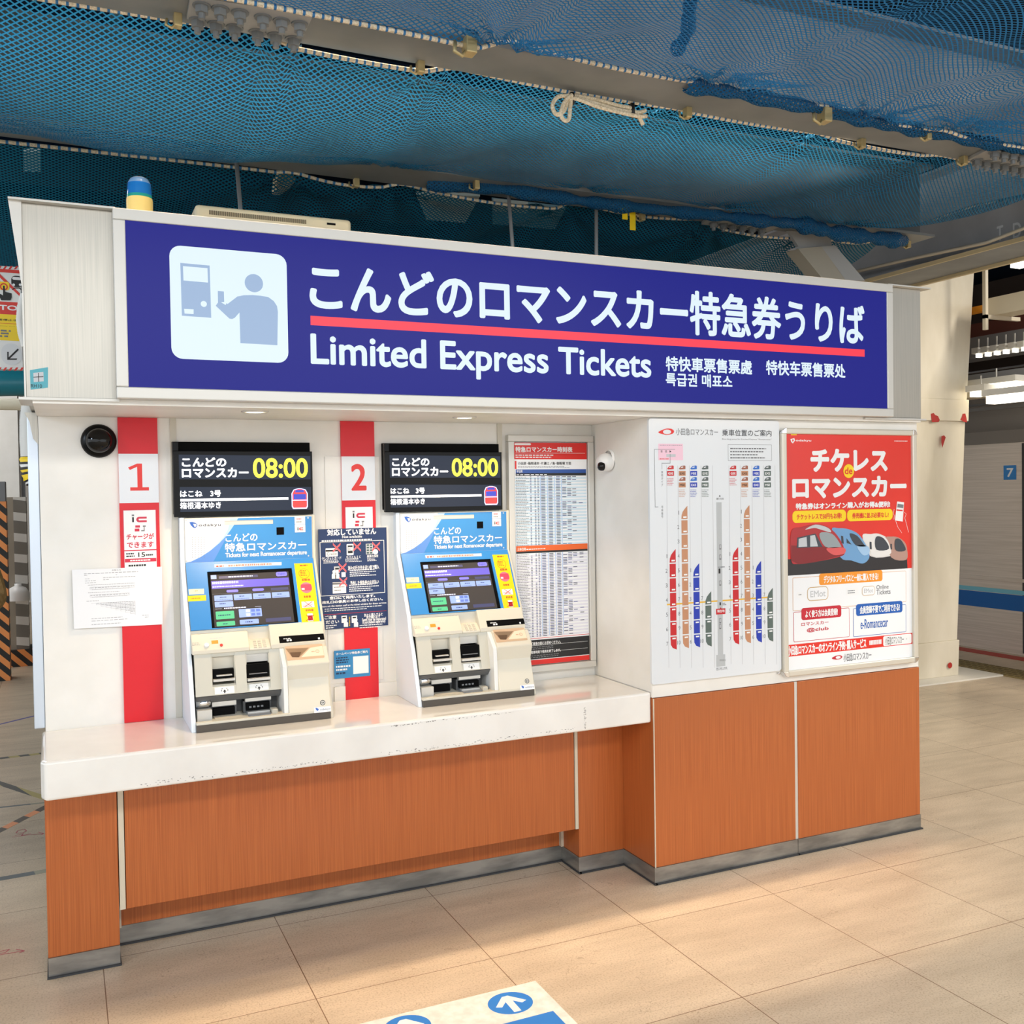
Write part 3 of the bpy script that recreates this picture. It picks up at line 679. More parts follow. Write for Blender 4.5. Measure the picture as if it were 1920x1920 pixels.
    def knob(name, px, py, r, h, mat, label=None):
        c_ = on2(px, py); bb = MB(); ring = []
        for rr_, hh_ in ((r, 0), (r, h*.7), (r*.85, h), (.0003, h)):
            ring.append([c_ + Vector((1, 0, 0))*(rr_*math.cos(a*math.pi/12)) + V2*(rr_*math.sin(a*math.pi/12)) + N2*hh_ for a in range(24)])
        for i in range(3):
            for a in range(24):
                bb.v += []; n = len(bb.v); bb.v += [ring[i][a], ring[i][(a+1) % 24], ring[i+1][(a+1) % 24], ring[i+1][a]]; bb.face([n, n+1, n+2, n+3], mat)
        o_ = bb.build(name, shf)
        if label: o_['label'] = label
    knob('call_button', 302, 324, .0095, .008, whiteb, 'round white call button'); knob('cancel_button', 480, 320, .0052, .005, redt, 'small red cancel button')
    s = Sheet(B2, V=V2, crop=(340, 1160, 6.4)); s.prect((360, 264), (444, 300), orange, 2); s.plines((128, 285), (238, 320), 3, gy, 2, dash=.006, fill=.25); s.plines((340, 226), (510, 236), 1, lg, 2, dash=.006, fill=.4)
    s.build('shelf_labels', shf)
    # keypad
    A3 = Vector((0, .298, 1.074)); B3 = Vector((0, .262, 1.048)); V3 = (A3-B3).normalized(); N3 = Vector((1, 0, 0)).cross(V3)
    b = MB()
    for i in range(3):
        for j in range(4):
            cc = Vector((xm0+.022+i*.017, 0, 0))+Vector((0, B3.y, B3.z))+V3*(.006+.010*j)
            e1, e2 = Vector((.0055, 0, 0)), V3*.0038
            b.hexa([cc-e1-e2, cc+e1-e2, cc+e1+e2, cc-e1+e2], [p_+N3*.002 for p_ in (cc-e1-e2, cc+e1-e2, cc+e1+e2, cc-e1+e2)], creamd)
    b.build('keypad', shf)
    # black ticket slot strip on the right shelf
    A4 = Vector((0, .300, 1.124)); B4 = Vector((0, .262, 1.056)); V4 = (A4-B4).normalized()
    s = Sheet(B4, V=V4, crop=(340, 1160, 6.4)); s.ppoly([(1168, 214), (1706, 178), (1718, 252), (1180, 296)], blackm, 2)
    s.plines((1222, 230), (1345, 244), 1, wh, 3, dash=.006, fill=.4); s.plines((1262, 252), (1352, 272), 1, wh, 3, dash=.01, fill=.8); s.prect((1638, 228), (1664, 248), wh, 3); s.build('ticket_slot_strip', shf)
    # ---- tray bay: upper fascia with two mouths, lower grey bay
    xa, xb = x0+.022, x0+.322
    fy = lambda z: .19+(.262-.19)*(z-ZCT)/(.985-ZCT) if z < .985 else .262
    b = MB()
    # fascia frame pieces around the two mouths, z .90..1.045
    def ff(u0, u1, z0, z1, mat=fascm, d=.012, off=.006):
        b.yz([(fy(z0)+off, z0), (fy(z1)+off, z1), (fy(z1)+off+d, z1), (fy(z0)+off+d, z0)], u0, u1, mat)
    m0, m1, n0, n1 = xa+.048, xa+.118, xa+.150, xa+.222
    m0, m1 = xa+.058, xa+.140; n0, n1 = xa+.178, xa+.262
    ff(xa, m0, .895, 1.042); ff(m1, n0, .895, 1.042); ff(n1, xb, .895, 1.042); ff(m0, m1, .895, .925); ff(n0, n1, .895, .922); ff(m0, m1, 1.028, 1.042); ff(n0, n1, 1.028, 1.042)
    tfa = b.build('tray_fascia', t)
    for (u0, u1, z0, z1, nm) in ((m0, m1, .925, 1.028, 'coin_return_mouth'), (n0, n1, .922, 1.028, 'ticket_mouth')):
        b = MB(); zf = z0+.052; yb = .33
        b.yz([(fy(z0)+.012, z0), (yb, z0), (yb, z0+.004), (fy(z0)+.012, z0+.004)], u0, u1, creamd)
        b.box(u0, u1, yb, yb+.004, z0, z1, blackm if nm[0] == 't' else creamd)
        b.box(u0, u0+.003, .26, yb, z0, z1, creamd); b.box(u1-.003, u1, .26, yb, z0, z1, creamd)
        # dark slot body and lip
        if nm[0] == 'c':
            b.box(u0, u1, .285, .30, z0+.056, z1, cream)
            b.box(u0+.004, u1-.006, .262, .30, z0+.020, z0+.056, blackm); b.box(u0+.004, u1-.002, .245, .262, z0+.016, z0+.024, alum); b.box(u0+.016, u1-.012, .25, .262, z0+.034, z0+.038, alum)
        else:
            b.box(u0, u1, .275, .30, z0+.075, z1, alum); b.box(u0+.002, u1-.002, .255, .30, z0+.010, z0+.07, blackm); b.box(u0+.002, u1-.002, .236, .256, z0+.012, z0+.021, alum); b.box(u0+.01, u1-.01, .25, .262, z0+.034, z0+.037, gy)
        b.build(nm, tfa)
    # small pictograms under the mouths
    zz0, zz1 = .897, .923
    s = Sheet((0, fy(zz0)+.0055, zz0), V=(0, fy(zz1)-fy(zz0), zz1-zz0))
    for c_ in ((m0+m1)/2, (n0+n1)/2):
        s.rect(c_-.034, .001, c_+.034, .026, whiteb, 1); s.poly([(c_, .016), (c_-.006, .008), (c_-.002, .008), (c_-.002, .003), (c_+.002, .003), (c_+.002, .008), (c_+.006, .008)], bk, 2)
        for dx in (-.010, .006): s.rect(c_+dx, .018, c_+dx+.004, .020, bk, 2)
        s.rect(c_-.012, .010, c_-.010, .016, bk, 2); s.rect(c_+.010, .010, c_+.012, .016, bk, 2)
    s.build('tray_pictograms', tfa)
    # lower bay
    gd = M('tray_dark_grey', (96, 98, 100), .5)
    b = MB(); b.box(xa, xb, .33, .40, ZCT+.02, .90, gd); b.box(xa, xb, .22, .40, ZCT+.001, ZCT+.030, cream)
    b.yz([(.236, .893), (.33, .893), (.33, .868), (.26, .868)], xa, xb, gd)
    bay = b.build('tray_bay', t)
    b = MB(); b.lathe([(.0002, 0), (.016, .0), (.016, .050), (.0002, .050)], chrome, (xa+.052, .262, .867), 'x', 20); b.box(xa+.002, xa+.052, .222, .28, ZCT+.028, .848, alum); b.build('cylinder_cover', bay)
    for (u0, u1, zc, nm) in ((m0-.004, m1+.006, .836, 'coin_tray'), (n0-.008, n1+.008, .842, 'note_tray')):
        b = MB(); b.box(u0, u1, .285, .335, zc-.030, zc+.012, gd); b.box(u0+.008, u1-.008, .268, .30, zc-.020, zc+.006, blackm); b.box(u0+.004, u1-.004, .262, .285, zc+.014, zc+.030, alum)
        b.box(u0+.01, u1-.01, .25, .27, zc-.026, zc-.022, alum)
        if nm[0] == 'n':
            for i in range(4): b.box(u0+.018+i*.014, u0+.026+i*.014, .264, .268, zc-.010, zc-.004, gy)
        b.build(nm, bay)
    b = MB(); b.yz([(.215, ZCT+.028), (.30, ZCT+.028), (.30, ZCT+.036), (.215, ZCT+.032)], m0+.005, m1+.02, cream); b.build('tray_lip', bay)
    b = MB(); b.yz([(.220, ZCT+.028), (.30, ZCT+.028), (.30, ZCT+.038), (.22, ZCT+.034)], n0, n1-.004, M('tray_silver', (190, 194, 202), .3, .6)); b.build('tray_lip', bay)
    b = MB(); b.box(n1+.0, n1+.022, .225, .27, ZCT+.028, ZCT+.046, creamd); b.build('tray_lip', bay, .003)
    # divider wall between bay and right-hand module
    b = MB(); b.yz([(.262, 1.04), (.205, .98), (.192, .80), (.192, ZCT), (.40, ZCT), (.40, 1.04)], xb, xb+.016, whiteb); b.build('divider', t, .002)
    # right-hand module
    xc = xb+.016; xd = x1-.010
    b = MB(); b.yz([(.30, 1.046), (.238, 1.040), (.196, .985), (.215, .93), (.182, ZCT+.035), (.182, ZCT), (.40, ZCT), (.40, 1.046)], xc, xd, cream); cmo = b.build('coin_module', t, .004, seg=3)
    # coin hopper: funnel drawn flat on the module's sloping top, darker metal painting its depth
    A5 = Vector((0, .238, 1.040)); B5 = Vector((0, .196, .985)); V5 = (A5-B5).normalized()
    s = Sheet(B5, V=V5, crop=(340, 1160, 6.4)); hop = M('hopper_metal', (190, 160, 130), .3, .6)
    s.prr((1240, 336), (1720, 468), .004, M('hopper_rim', (206, 176, 146), .4), 2)
    s.ppoly([(1252, 362), (1530, 350), (1412, 464), (1330, 464)], hop, 3); s.ppoly([(1330, 464), (1412, 464), (1440, 400), (1300, 408)], M('hopper_dark', (140, 112, 90), .3, .6), 4)
    s.ppoly([(1545, 352), (1690, 326), (1712, 440), (1440, 462)], M('hopper_plate', (240, 222, 196), .4), 3)
    s.pell((1632, 392), 20, M('hopper_mark', (206, 160, 130), .5), 4); s.pell((1632, 392), 14, MATS['hopper_plate'], 5); s.pell((1632, 392), 4, MATS['hopper_mark'], 6); s.plines((1560, 385), (1600, 405), 1, MATS['hopper_mark'], 4, dash=.003)
    s.build('coin_hopper', cmo)
    # key lock and sticker on the lower front
    A6 = Vector((0, .215, .93)); B6 = Vector((0, .182, ZCT+.035)); V6 = (A6-B6).normalized(); N6 = Vector((1, 0, 0)).cross(V6)
    s = Sheet(B6+N6*.0003, V=V6, crop=(340, 1160, 6.4)); s.prr((1590, 1068), (1800, 1112), .001, wh, 1)
    s.ppoly([(1608, 1070), (1628, 1070), (1650, 1088), (1636, 1108), (1618, 1096)], MATS['logo_blue'], 2); s.pb('odakyu', (1664, 1080), (1790, 1096), M('logo_grey2', (90, 110, 150), .4), 2)
    s.build('maker_sticker', cmo)
    s = Sheet(B6+N6*.0006, V=V6, crop=(340, 1160, 6.4)); s.pell((1696, 1008), 32, bk, 1); s.pell((1696, 1008), 24, alum, 2); s.pell((1696, 1008), 14, bk, 3); s.prect((1691, 990), (1701, 1022), alum, 4)
    s.build('key_lock', cmo)
    # dark plinth strip
    b = MB(); b.box(xa-.006, x1-.014, .178, .20, ZCT+.0005, ZCT+.026, M('plinth_brown_grey', (78, 72, 66), .5)); b.build('plinth', t)
    b = MB(); b.box(xa-.006, x1-.012, .181, .20, ZCT+.026, ZCT+.034, cream); b.build('plinth_edge', t)
    return t
mach = machine()
def display():
    zt = 1.806; x0 = onY(325, 900, .43).x; x1 = onY(586, 900, .43).x; z0 = onY(450, 967, .43).z; zf = onY(450, 846, .43).z
    t = thing('departure_display', ((x0+x1)/2, .45, z0), 'black display showing 08:00 above the left ticket machine', 'display', 'black departure displays')
    b = MB(); b.box(x0, x1-.004, .448, YW-.0005, z0+.01, zt, blackm); b.box(x0, x1, .428, .448, z0, zf, black)
    b.box(x0, x0+.02, .428, .448, zf, zt-.002, black)
    b.build('housing', t, .0015)
    s = Sheet((0, .4275, 0), crop=(300, 800, 3.2))
    sc = M('display_panel', (24, 28, 38), .3, emit=1, ecol=(38, 44, 56), spec=.15)
    LW = M('led_white', (248, 250, 255), .4, emit=.9); LY = M('led_yellow', (248, 250, 60), .4, emit=.9)
    s.ppoly([(112, 168), (902, 176), (904, 316), (116, 316)], sc, 1); s.ppoly([(118, 362), (906, 362), (908, 498), (122, 512)], sc, 1)
    s.pb('こんどの', (130, 184), (398, 240), LW, 2, .04); s.pb('ロマンスカー', (130, 247), (532, 305), LW, 2, .04)
    s.pb('08:00', (556, 188), (888, 306), LY, 2, .028)
    s.pb('はこね　3号', (120, 384), (366, 420), LW, 2, .03); s.prect((122, 434), (770, 438), LW, 2); s.pb('箱根湯本ゆき', (120, 454), (366, 490), LW, 2, .015)
    u0, v1 = s.p(788, 370); u1, v0 = s.p(888, 492); rd = M('led_red', (230, 50, 50), .4, emit=.7); lv = M('led_lilac', (200, 200, 250), .4, emit=.7); nb = M('led_blue', (50, 60, 170), .4, emit=.5)
    w_, h_ = u1-u0, v1-v0
    s.poly([(u0+w_*.08, v0), (u0+w_*.92, v0), (u1, v0+h_*.12), (u1, v0+h_*.75), (u0+w_*.88, v0+h_*.93), (u0+w_*.6, v1), (u0+w_*.4, v1), (u0+w_*.12, v0+h_*.93), (u0, v0+h_*.75), (u0, v0+h_*.12)], lv, 2)
    s.poly([(u0+w_*.12, v0+h_*.06), (u0+w_*.88, v0+h_*.06), (u0+w_*.94, v0+h_*.14), (u0+w_*.94, v0+h_*.74), (u0+w_*.84, v0+h_*.9), (u0+w_*.6, v0+h_*.96), (u0+w_*.4, v0+h_*.96), (u0+w_*.16, v0+h_*.9), (u0+w_*.06, v0+h_*.74), (u0+w_*.06, v0+h_*.14)], rd, 3)
    s.poly([(u0+w_*.2, v0+h_*.8), (u0+w_*.8, v0+h_*.8), (u0+w_*.74, v0+h_*.92), (u0+w_*.26, v0+h_*.92)], nb, 4); s.rr(u0+w_*.12, v0+h_*.46, u0+w_*.88, v0+h_*.72, .003, nb, 4); s.rect(u0+w_*.06, v0+h_*.4, u0+w_*.94, v0+h_*.44, lv, 4)
    s.build('screen', t)
    return t
disp = display()
DX = .834
m2 = copy_tree(mach); m2.location.x += DX; m2.location.y += .008; m2['label'] = 'right ticket machine with tilted touch screen, between number 2 banner and timetable'
d2 = copy_tree(disp); d2.location.x += onY(831, 900, .43).x-onY(455.5, 900, .43).x; d2['label'] = 'black display showing 08:00 above the right ticket machine'

# ================================================================ WALL POSTERS
# navy "not available" notice
s = Sheet((0, YW-.0125, 0), crop=(590, 980, 9.14))
q = [s.p(40, 110), s.p(1222, 82), s.p(1255, 1762), s.p(190, 1835)]
uL = s.p(190, 1300)[0]-.10; uL = onY(595, 1000, YW).x; uR = s.p(1245, 900)[0]; vT = s.p(700, 95)[1]; vB = s.p(800, 1790)[1]
s.rect(uL, vB, uR, vT, navy, 0)
s.pb('対応していません', (210, 112), (1055, 200), wh, 2, .045); s.pb('Not available', (470, 222), (812, 256), wh, 2, .03); s.plines((120, 290), (1150, 316), 1, wh, 2, dash=.008, fill=.6)
u0, v1 = s.p(85, 335); u1, v0 = s.p(1205, 1200); s.frame(u0, v0, u1, v1, .0022, wh, 2)
pinkx = M('pink_cross', (240, 130, 140), .5)
def cross(x, y, r=66):
    for mat, d, l in ((pinkx, .0042, 6), (redt, .0012, 7)):
        for sg in (1, -1):
            a = s.p(x-r, y-r*sg); b_ = s.p(x+r, y+r*sg); s.poly([(a[0], a[1]-d), (b_[0], b_[1]-d), (b_[0], b_[1]+d), (a[0], a[1]+d)], mat, l+(sg+1)*.2)
s.prr((186, 440), (396, 578), .002, wh, 3); s.prect((188, 468), (394, 490), bk, 4); s.pb('Credit', (208, 512), (378, 556), gy, 4)
s.prr((545, 366), (668, 556), .004, wh, 3); s.prect((566, 392), (650, 522), bk, 4); s.prect((572, 420), (645, 480), wh, 5); s.pb('IC', (580, 428), (636, 472), gy, 6)
s.prr((875, 362), (1000, 540), .001, lg, 3)
for i in range(2):
    for j in range(4): s.prect((890+i*56, 372+j*44), (930+i*56, 396+j*44), M('dark_teal_print', (60, 90, 90), .5), 4)
s.pell((1040, 500), 46, wh, 5)
cross(375, 430); cross(725, 412); cross(1050, 408)
s.pb('クレジットカード', (122, 592), (456, 630), wh, 2, .02); s.plines((150, 636), (430, 690), 3, wh, 2, dash=.006, fill=.45)
s.pb('モバイルＩＣ', (540, 570), (790, 604), wh, 2, .02); s.plines((525, 612), (810, 668), 3, wh, 2, dash=.006, fill=.45)
s.pb('座席の指定', (895, 554), (1090, 590), wh, 2, .02); s.plines((900, 600), (1080, 656), 3, wh, 2, dash=.006, fill=.45)
def fig(x, y, r=26):
    s.pell((x, y), r, wh, 4); s.ppoly([(x-r*1.4, y+120), (x-r*1.4, y+50), (x-r*.7, y+r), (x+r*.7, y+r), (x+r*1.4, y+50), (x+r*1.4, y+120)], wh, 4)
s.prr((330, 752), (426, 860), .001, lg, 3); s.prect((350, 776), (416, 800), bk, 4); fig(328, 840); fig(386, 838); s.prect((458, 850), (530, 930), wh, 4); cross(475, 770)
s.pb('別々の行き先を近い席で購入', (570, 742), (1105, 792), wh, 2, .02); s.plines((600, 802), (1085, 905), 4, wh, 2, dash=.007, fill=.45)
s.prect((306, 1022), (540, 1202), wh, 3); s.prect((306, 1030), (540, 1052), gy, 4); s.plines((330, 1090), (520, 1110), 1, gy, 4, dash=.004, fill=.4); s.plines((330, 1150), (490, 1166), 1, gy, 4, dash=.004, fill=.6); cross(488, 1015)
s.pb('予約した特急券のお支払い', (608, 1000), (1100, 1048), wh, 2, .02); s.plines((590, 1055), (1110, 1160), 4, wh, 2, dash=.007, fill=.45)
s.pq('窓口にて発売いたします。', 258, 1266, 1322, 1036, 1280, wh, 2, .045); s.pq('改札口の係員にお申し出ください。', 130, 1344, 1396, 1168, 1320, wh, 2, .045)
s.pq('Please ask the station staff at the ticket window for these services', 100, 1424, 1456, 1228, 1390, wh, 2, .02)
for yy in (1446, 1480): a = s.p(640, yy); b2 = s.p(1190, yy-30); s.lines(uL+.02, a[1]-.004, b2[0], a[1], 1, wh, 2, dash=.008, fill=.7)
a = s.p(640, 1548); s.rect(uL+.004, a[1]-.0006, s.p(1230, 1515)[0], a[1]+.0006, redt, 2)
s.pt('ご注意', (170, 1620), (372, 1600), (280, 1590), (280, 1652), wh, 2, .03); s.pt('ください', (120, 1680), (418, 1680), (280, 1672), (280, 1732), wh, 2, .03); s.plines((190, 1750), (390, 1810), 2, wh, 2, dash=.007, fill=.5)
for x in (458, 632):
    s.prect((x, 1598), (x+94, 1712), wh, 3); s.prect((x+16, 1616), (x+76, 1634), bk, 4); fig(x+76, 1665)
for k in range(7): s.ppoly([(588, 1612+k*24), (612, 1618+k*24), (588, 1630+k*24)], yel, 4)
s.pb('別々に購入すると', (846, 1560), (1165, 1592), wh, 2, .02); s.pb('席が離れます', (885, 1596), (1122, 1632), wh, 2, .02); s.pb('Seats may be separated', (812, 1640), (1222, 1678), wh, 2, .02); s.pb('if purchased separately', (820, 1684), (1216, 1722), wh, 2, .02); s.plines((770, 1740), (1240, 1785), 2, wh, 2, dash=.007, fill=.4)
o = s.build('payment_notice', origin=onY(660, 1180, YW-.0125)); o.modifiers.new('solid', 'SOLIDIFY').thickness = .0004
tag(o, 'navy notice with red crosses between the machines, its left edge behind the left one', 'notice')
# small blue web notice (square code left out)
s = Sheet((0, YW-.0115, 0), crop=(580, 760, 3.2)); s.prect((148, 1474), (366, 1622), M('notice_blue', (44, 132, 190), .4), 0)
s.pq('ホームページ特急券ご案内', 160, 1485, 1501, 350, 1480, wh, 2, .02); s.plines((160, 1510), (246, 1545), 3, M('navy_text', (14, 50, 90), .5), 2, dash=.008); s.plines((160, 1560), (246, 1590), 2, wh, 2, dash=.008); s.plines((160, 1600), (240, 1612), 1, M('navy_text'), 2, dash=.01)
s.prect((262, 1508), (356, 1604), wh, 2)
o = s.build('web_notice', origin=onY(660, 1266, YW-.0115)); o.modifiers.new('solid', 'SOLIDIFY').thickness = .0004
tag(o, 'small blue sticker with white square on red stripe below navy notice', 'sticker')

# timetable in frame
yt = YW-.032
x0 = max(onY(950, 815, yt).x, -1.262+DX+.003); x1 = onY(1113, 818, yt).x; z1 = onY(1030, 816, yt).z; z0 = onY(1117, 1250, yt).z
t = thing('timetable_frame', ((x0+x1)/2, yt, z0), 'tall grey framed train timetable on the wall beside the right machine', 'timetable')
b = MB(); fwd = .028
b.box(x0, x1, yt, YW-.0005, z0, z0+fwd, alum); b.box(x0, x1, yt, YW-.0005, z1-fwd, z1, alum); b.box(x0, x0+fwd, yt, YW-.0005, z0+fwd, z1-fwd, alum); b.box(x1-fwd, x1, yt, YW-.0005, z0+fwd, z1-fwd, alum)
b.box(x0+fwd, x1-fwd, yt+.022, YW-.001, z0+fwd, z1-fwd, whiteb); b.build('frame', t, .003)
s = Sheet((0, yt+.012, 0), crop=(920, 780, 3.84))
pw_ = M('paper_white', (240, 242, 245), .4)
U0, U1, V0, V1 = x0+.030, x1-.030, z0+.032, z1-.032
s.rect(U0, V0, U1, V1, pw_, 0); s.N
W, Hh = U1-U0, V1-V0
vv = lambda f: V1-Hh*f
s.rect(U0, vv(.075), U1, vv(0), redt, 1); s.rr(U0+.004, vv(.012), U0+W*.23, vv(.003), .004, wh, 2); s.text('特急ロマンスカー時刻表', U0+.008, vv(.043), U0+W*.80, vv(.018), wh, 2, .035); s.rect(U0+.008, vv(.0478), U1-.008, vv(.0465), wh, 2); s.lines(U0+.008, vv(.070), U0+W*.62, vv(.051), 2, wh, 2, dash=.012, fill=.45)
s.rect(U0+.004, vv(.118), U0+.012, vv(.082), redt, 2); s.text('小田原･箱根湯本･片瀬江ノ島･御殿場 方面', U0+.018, vv(.100), U0+W*.78, vv(.086), bk, 2, .02); s.lines(U0+.018, vv(.115), U0+W*.8, vv(.104), 2, gy, 2, dash=.008, fill=.4)
s.rect(U0+.008, vv(.137), U1-.004, vv(.12), M('timetable_blue', (44, 84, 160), .4), 2); s.text('平日用', U0+.012, vv(.135), U0+W*.11, vv(.123), wh, 3, .02); s.rect(U0+.008, vv(.149), U1-.004, vv(.137), bk, 2); s.lines(U0+.012, vv(.147), U0+W*.5, vv(.139), 1, wh, 3, dash=.02, fill=.4)
def rows(va, vb, n, tint, seed):
    r = random.Random(seed); h = (va-vb)/n
    for i in range(n):
        y = va-h*(i+1)
        if i % 2: s.rect(U0+.004, y, U1-.004, y+h, tint, 1)
        s.lines(U0+.008, y, U0+W*.2, y+h, 1, gy, 2, rnd=r, dash=.006, fill=.35)
        for cx_, pw2 in ((.21, .9), (.27, .9), (.31, .95), (.36, 1), (.46, 1), (.565, 1), (.65, .8), (.72, .8), (.79, .35), (.88, .12)):
            if r.random() < pw2 and (cx_ < .6 or r.random() < 1-i/n*.5): s.rect(U0+W*cx_, y+h*.3, U0+W*(cx_+(.055 if cx_ > .33 else .02)), y+h*.72, M('dark_blue_text', (70, 76, 92), .5) if r.random() < .5 else M('blue_grey_text', (88, 100, 150), .5), 2)
for cx_ in (.345, .44, .54, .635): s.rect(U0+W*cx_, vv(.87), U0+W*cx_+.004, vv(.15), M('column_blue', (186, 208, 240), .5), 1.3)
rows(vv(.15), vv(.462), 44, M('row_blue', (206, 226, 238), .5), 3)
s.rect(U0+.004, vv(.487), U1-.002, vv(.462), M('timetable_orange', (236, 104, 40), .4), 2.4); s.text('土休日用', U0+.010, vv(.483), U0+W*.14, vv(.470), wh, 3, .02); s.lines(U0+W*.15, vv(.482), U0+W*.5, vv(.472), 1, wh, 3, dash=.008, fill=.4); s.rect(U0+.004, vv(.496), U1-.002, vv(.487), bk, 2)
rows(vv(.498), vv(.875), 52, M('row_lilac', (224, 224, 236), .5), 5)
s.rect(U0, vv(.882), U1, vv(.88), redt, 3); s.rect(U0, vv(.975), U1, vv(.888), bk, 2)
s.text('特急券は、ご乗車の前にお求めください。', U0+.012, vv(.912), U0+W*.6, vv(.897), wh, 3, .02); s.lines(U0+.014, vv(.932), U0+W*.6, vv(.916), 2, gy, 3, dash=.01, fill=.4); s.text('特急券は、発車時刻で発売を終了します。', U0+.012, vv(.950), U0+W*.6, vv(.936), wh, 3, .02); s.lines(U0+.014, vv(.970), U0+W*.6, vv(.954), 2, gy, 3, dash=.01, fill=.4)
s.rect(U0+W*.1, vv(.914), U1-.008, vv(.913), wh, 3); s.rect(U0+W*.5, vv(.945), U1-.008, vv(.944), wh, 3)
s.rect(U0, V0, U1, vv(.978), redt, 2)
s.build('timetable_sheet', t)

# boarding position board
yb = -.010
u0_, v1_ = onY(1218, 786, yb), None
c0 = onY(1219, 1000, yb).x; c1 = onY(1463, 1000, yb).x; zt = onY(1340, 787, yb).z; zb = onY(1345, 1271, yb).z
t = thing('boarding_position_board', ((c0+c1)/2, yb, zb), 'pale board of coloured train columns mounted on the white wall beside the red poster', 'board')
b = MB(); s = Sheet((0, yb, 0)); 
P = []
r_ = .012
for cx_, cy_, a0 in ((c1-r_, zt-r_, 0), (c0+r_, zt-r_, 90), (c0+r_, zb+r_, 180), (c1-r_, zb+r_, 270)):
    for i in range(6): a = math.radians(a0+18*i); P.append((cx_+r_*math.cos(a), cy_+r_*math.sin(a)))
b.xz(P, yb, .003, M('board_white', (226, 230, 234), .4)); b.build('board', t, .001)
s = Sheet((0, yb-.0002, 0), crop=(1200, 780, 3.692))
s.psm([(126, 113), (150, 98), (185, 87), (220, 90), (236, 107), (222, 124), (185, 131), (150, 124)], redt, 1); s.pell2((187, 110), 28, 16, M('board_white'), 2)
s.pb('小田急ロマンスカー', (248, 84), (540, 136), gy, 1, .01); s.pb('乗車位置のご案内', (568, 92), (910, 142), M('dark_grey_print', (60, 62, 66), .5), 1, .01); s.pb('Boarding point for Limited Express "Romancecar"', (568, 154), (910, 170), gy, 1)
s.prect((126, 192), (298, 306), M('pink_ticket', (240, 200, 216), .5), 1); s.plines((136, 198), (290, 206), 1, gy, 2, dash=.008, fill=.5); s.pb('新　宿　▶', (142, 236), (216, 254), bk, 2); s.prect((182, 264), (246, 284), lg, 2); s.plines((136, 292), (200, 302), 1, redt, 2, dash=.006)
for a_, b_ in (((100, 230), (242, 233)), ((100, 230), (103, 630)), ((103, 628), (126, 631)), ((206, 262), (209, 326)), ((150, 325), (209, 328)), ((150, 325), (152, 368))): s.prect(a_, b_, gy, 3)
u0, v1 = s.p(608, 196); u1, v0 = s.p(912, 310); s.frame(u0, v0, u1, v1, .0012, gy, 1); s.plines((624, 212), (890, 298), 4, gy, 1, dash=.01, fill=.4)
s.pb('車', (146, 380), (160, 398), gy, 1); s.pb('両', (146, 402), (160, 420), gy, 1); s.pb('タ', (146, 424), (160, 442), gy, 1); s.pb('イ', (146, 446), (160, 464), gy, 1); s.pb('プ', (146, 468), (160, 486), gy, 1)
for i, ch in enumerate('号車番号'): s.pb(ch, (147, 622+i*22), (161, 640+i*22), gy, 1)
cols = {'r': M('col_red', (200, 24, 34), .4), 't': M('col_tan', (196, 140, 104), .4), 'b': M('col_blue', (16, 52, 176), .4), 'g': M('col_green_grey', (88, 104, 98), .4)}
trc = {'r': (200, 60, 60), 't': (160, 100, 80), 'b': (50, 110, 200), 'g': (90, 100, 100)}
def column(kind, xt, xb_, ytop, ybot, cars, first, icons, num_first=1):
    # vertical guide line plus train column; x drifts slightly because marks are read off the photo, so use plane u at mid-height
    uc = s.p((xt+xb_)/2, (ytop+ybot)/2)[0]; hw = .0150
    va = s.p((xt+xb_)/2, ytop)[1]; vb = s.p((xt+xb_)/2, ybot)[1]; H_ = va-vb; n = cars
    for i in range(n):
        a = va-H_*i/n; b2 = va-H_*(i+1)/n+.005
        if i == 0 and True: s.poly([(uc-hw, b2), (uc+hw, b2), (uc+hw, a), (uc+hw*.3, a-(a-b2)*.18), (uc-hw*.5, a-(a-b2)*.42), (uc-hw*.9, a-(a-b2)*.7)], cols[kind], 1)
        elif i == n-1: s.poly([(uc+hw, b2), (uc+hw, a), (uc-hw, a), (uc-hw*.9, b2+(a-b2)*.4), (uc-hw*.3, b2+(a-b2)*.15)][::-1], cols[kind], 1)
        else: s.rect(uc-hw, b2, uc+hw, a, cols[kind], 1)
        zz = b2+.005 if i < n*.45 else a-.011
        s.rect(uc-hw*.4, zz, uc+hw*.7, zz+.006, wh, 2)
        s.text(str(i+num_first), uc-hw-(.014 if i+num_first == 1 else .020)-(.006 if i+num_first > 9 else 0), (a+b2)/2-.008, uc-hw-.011, (a+b2)/2+.008, gy, 1)
board_bottom = 1730
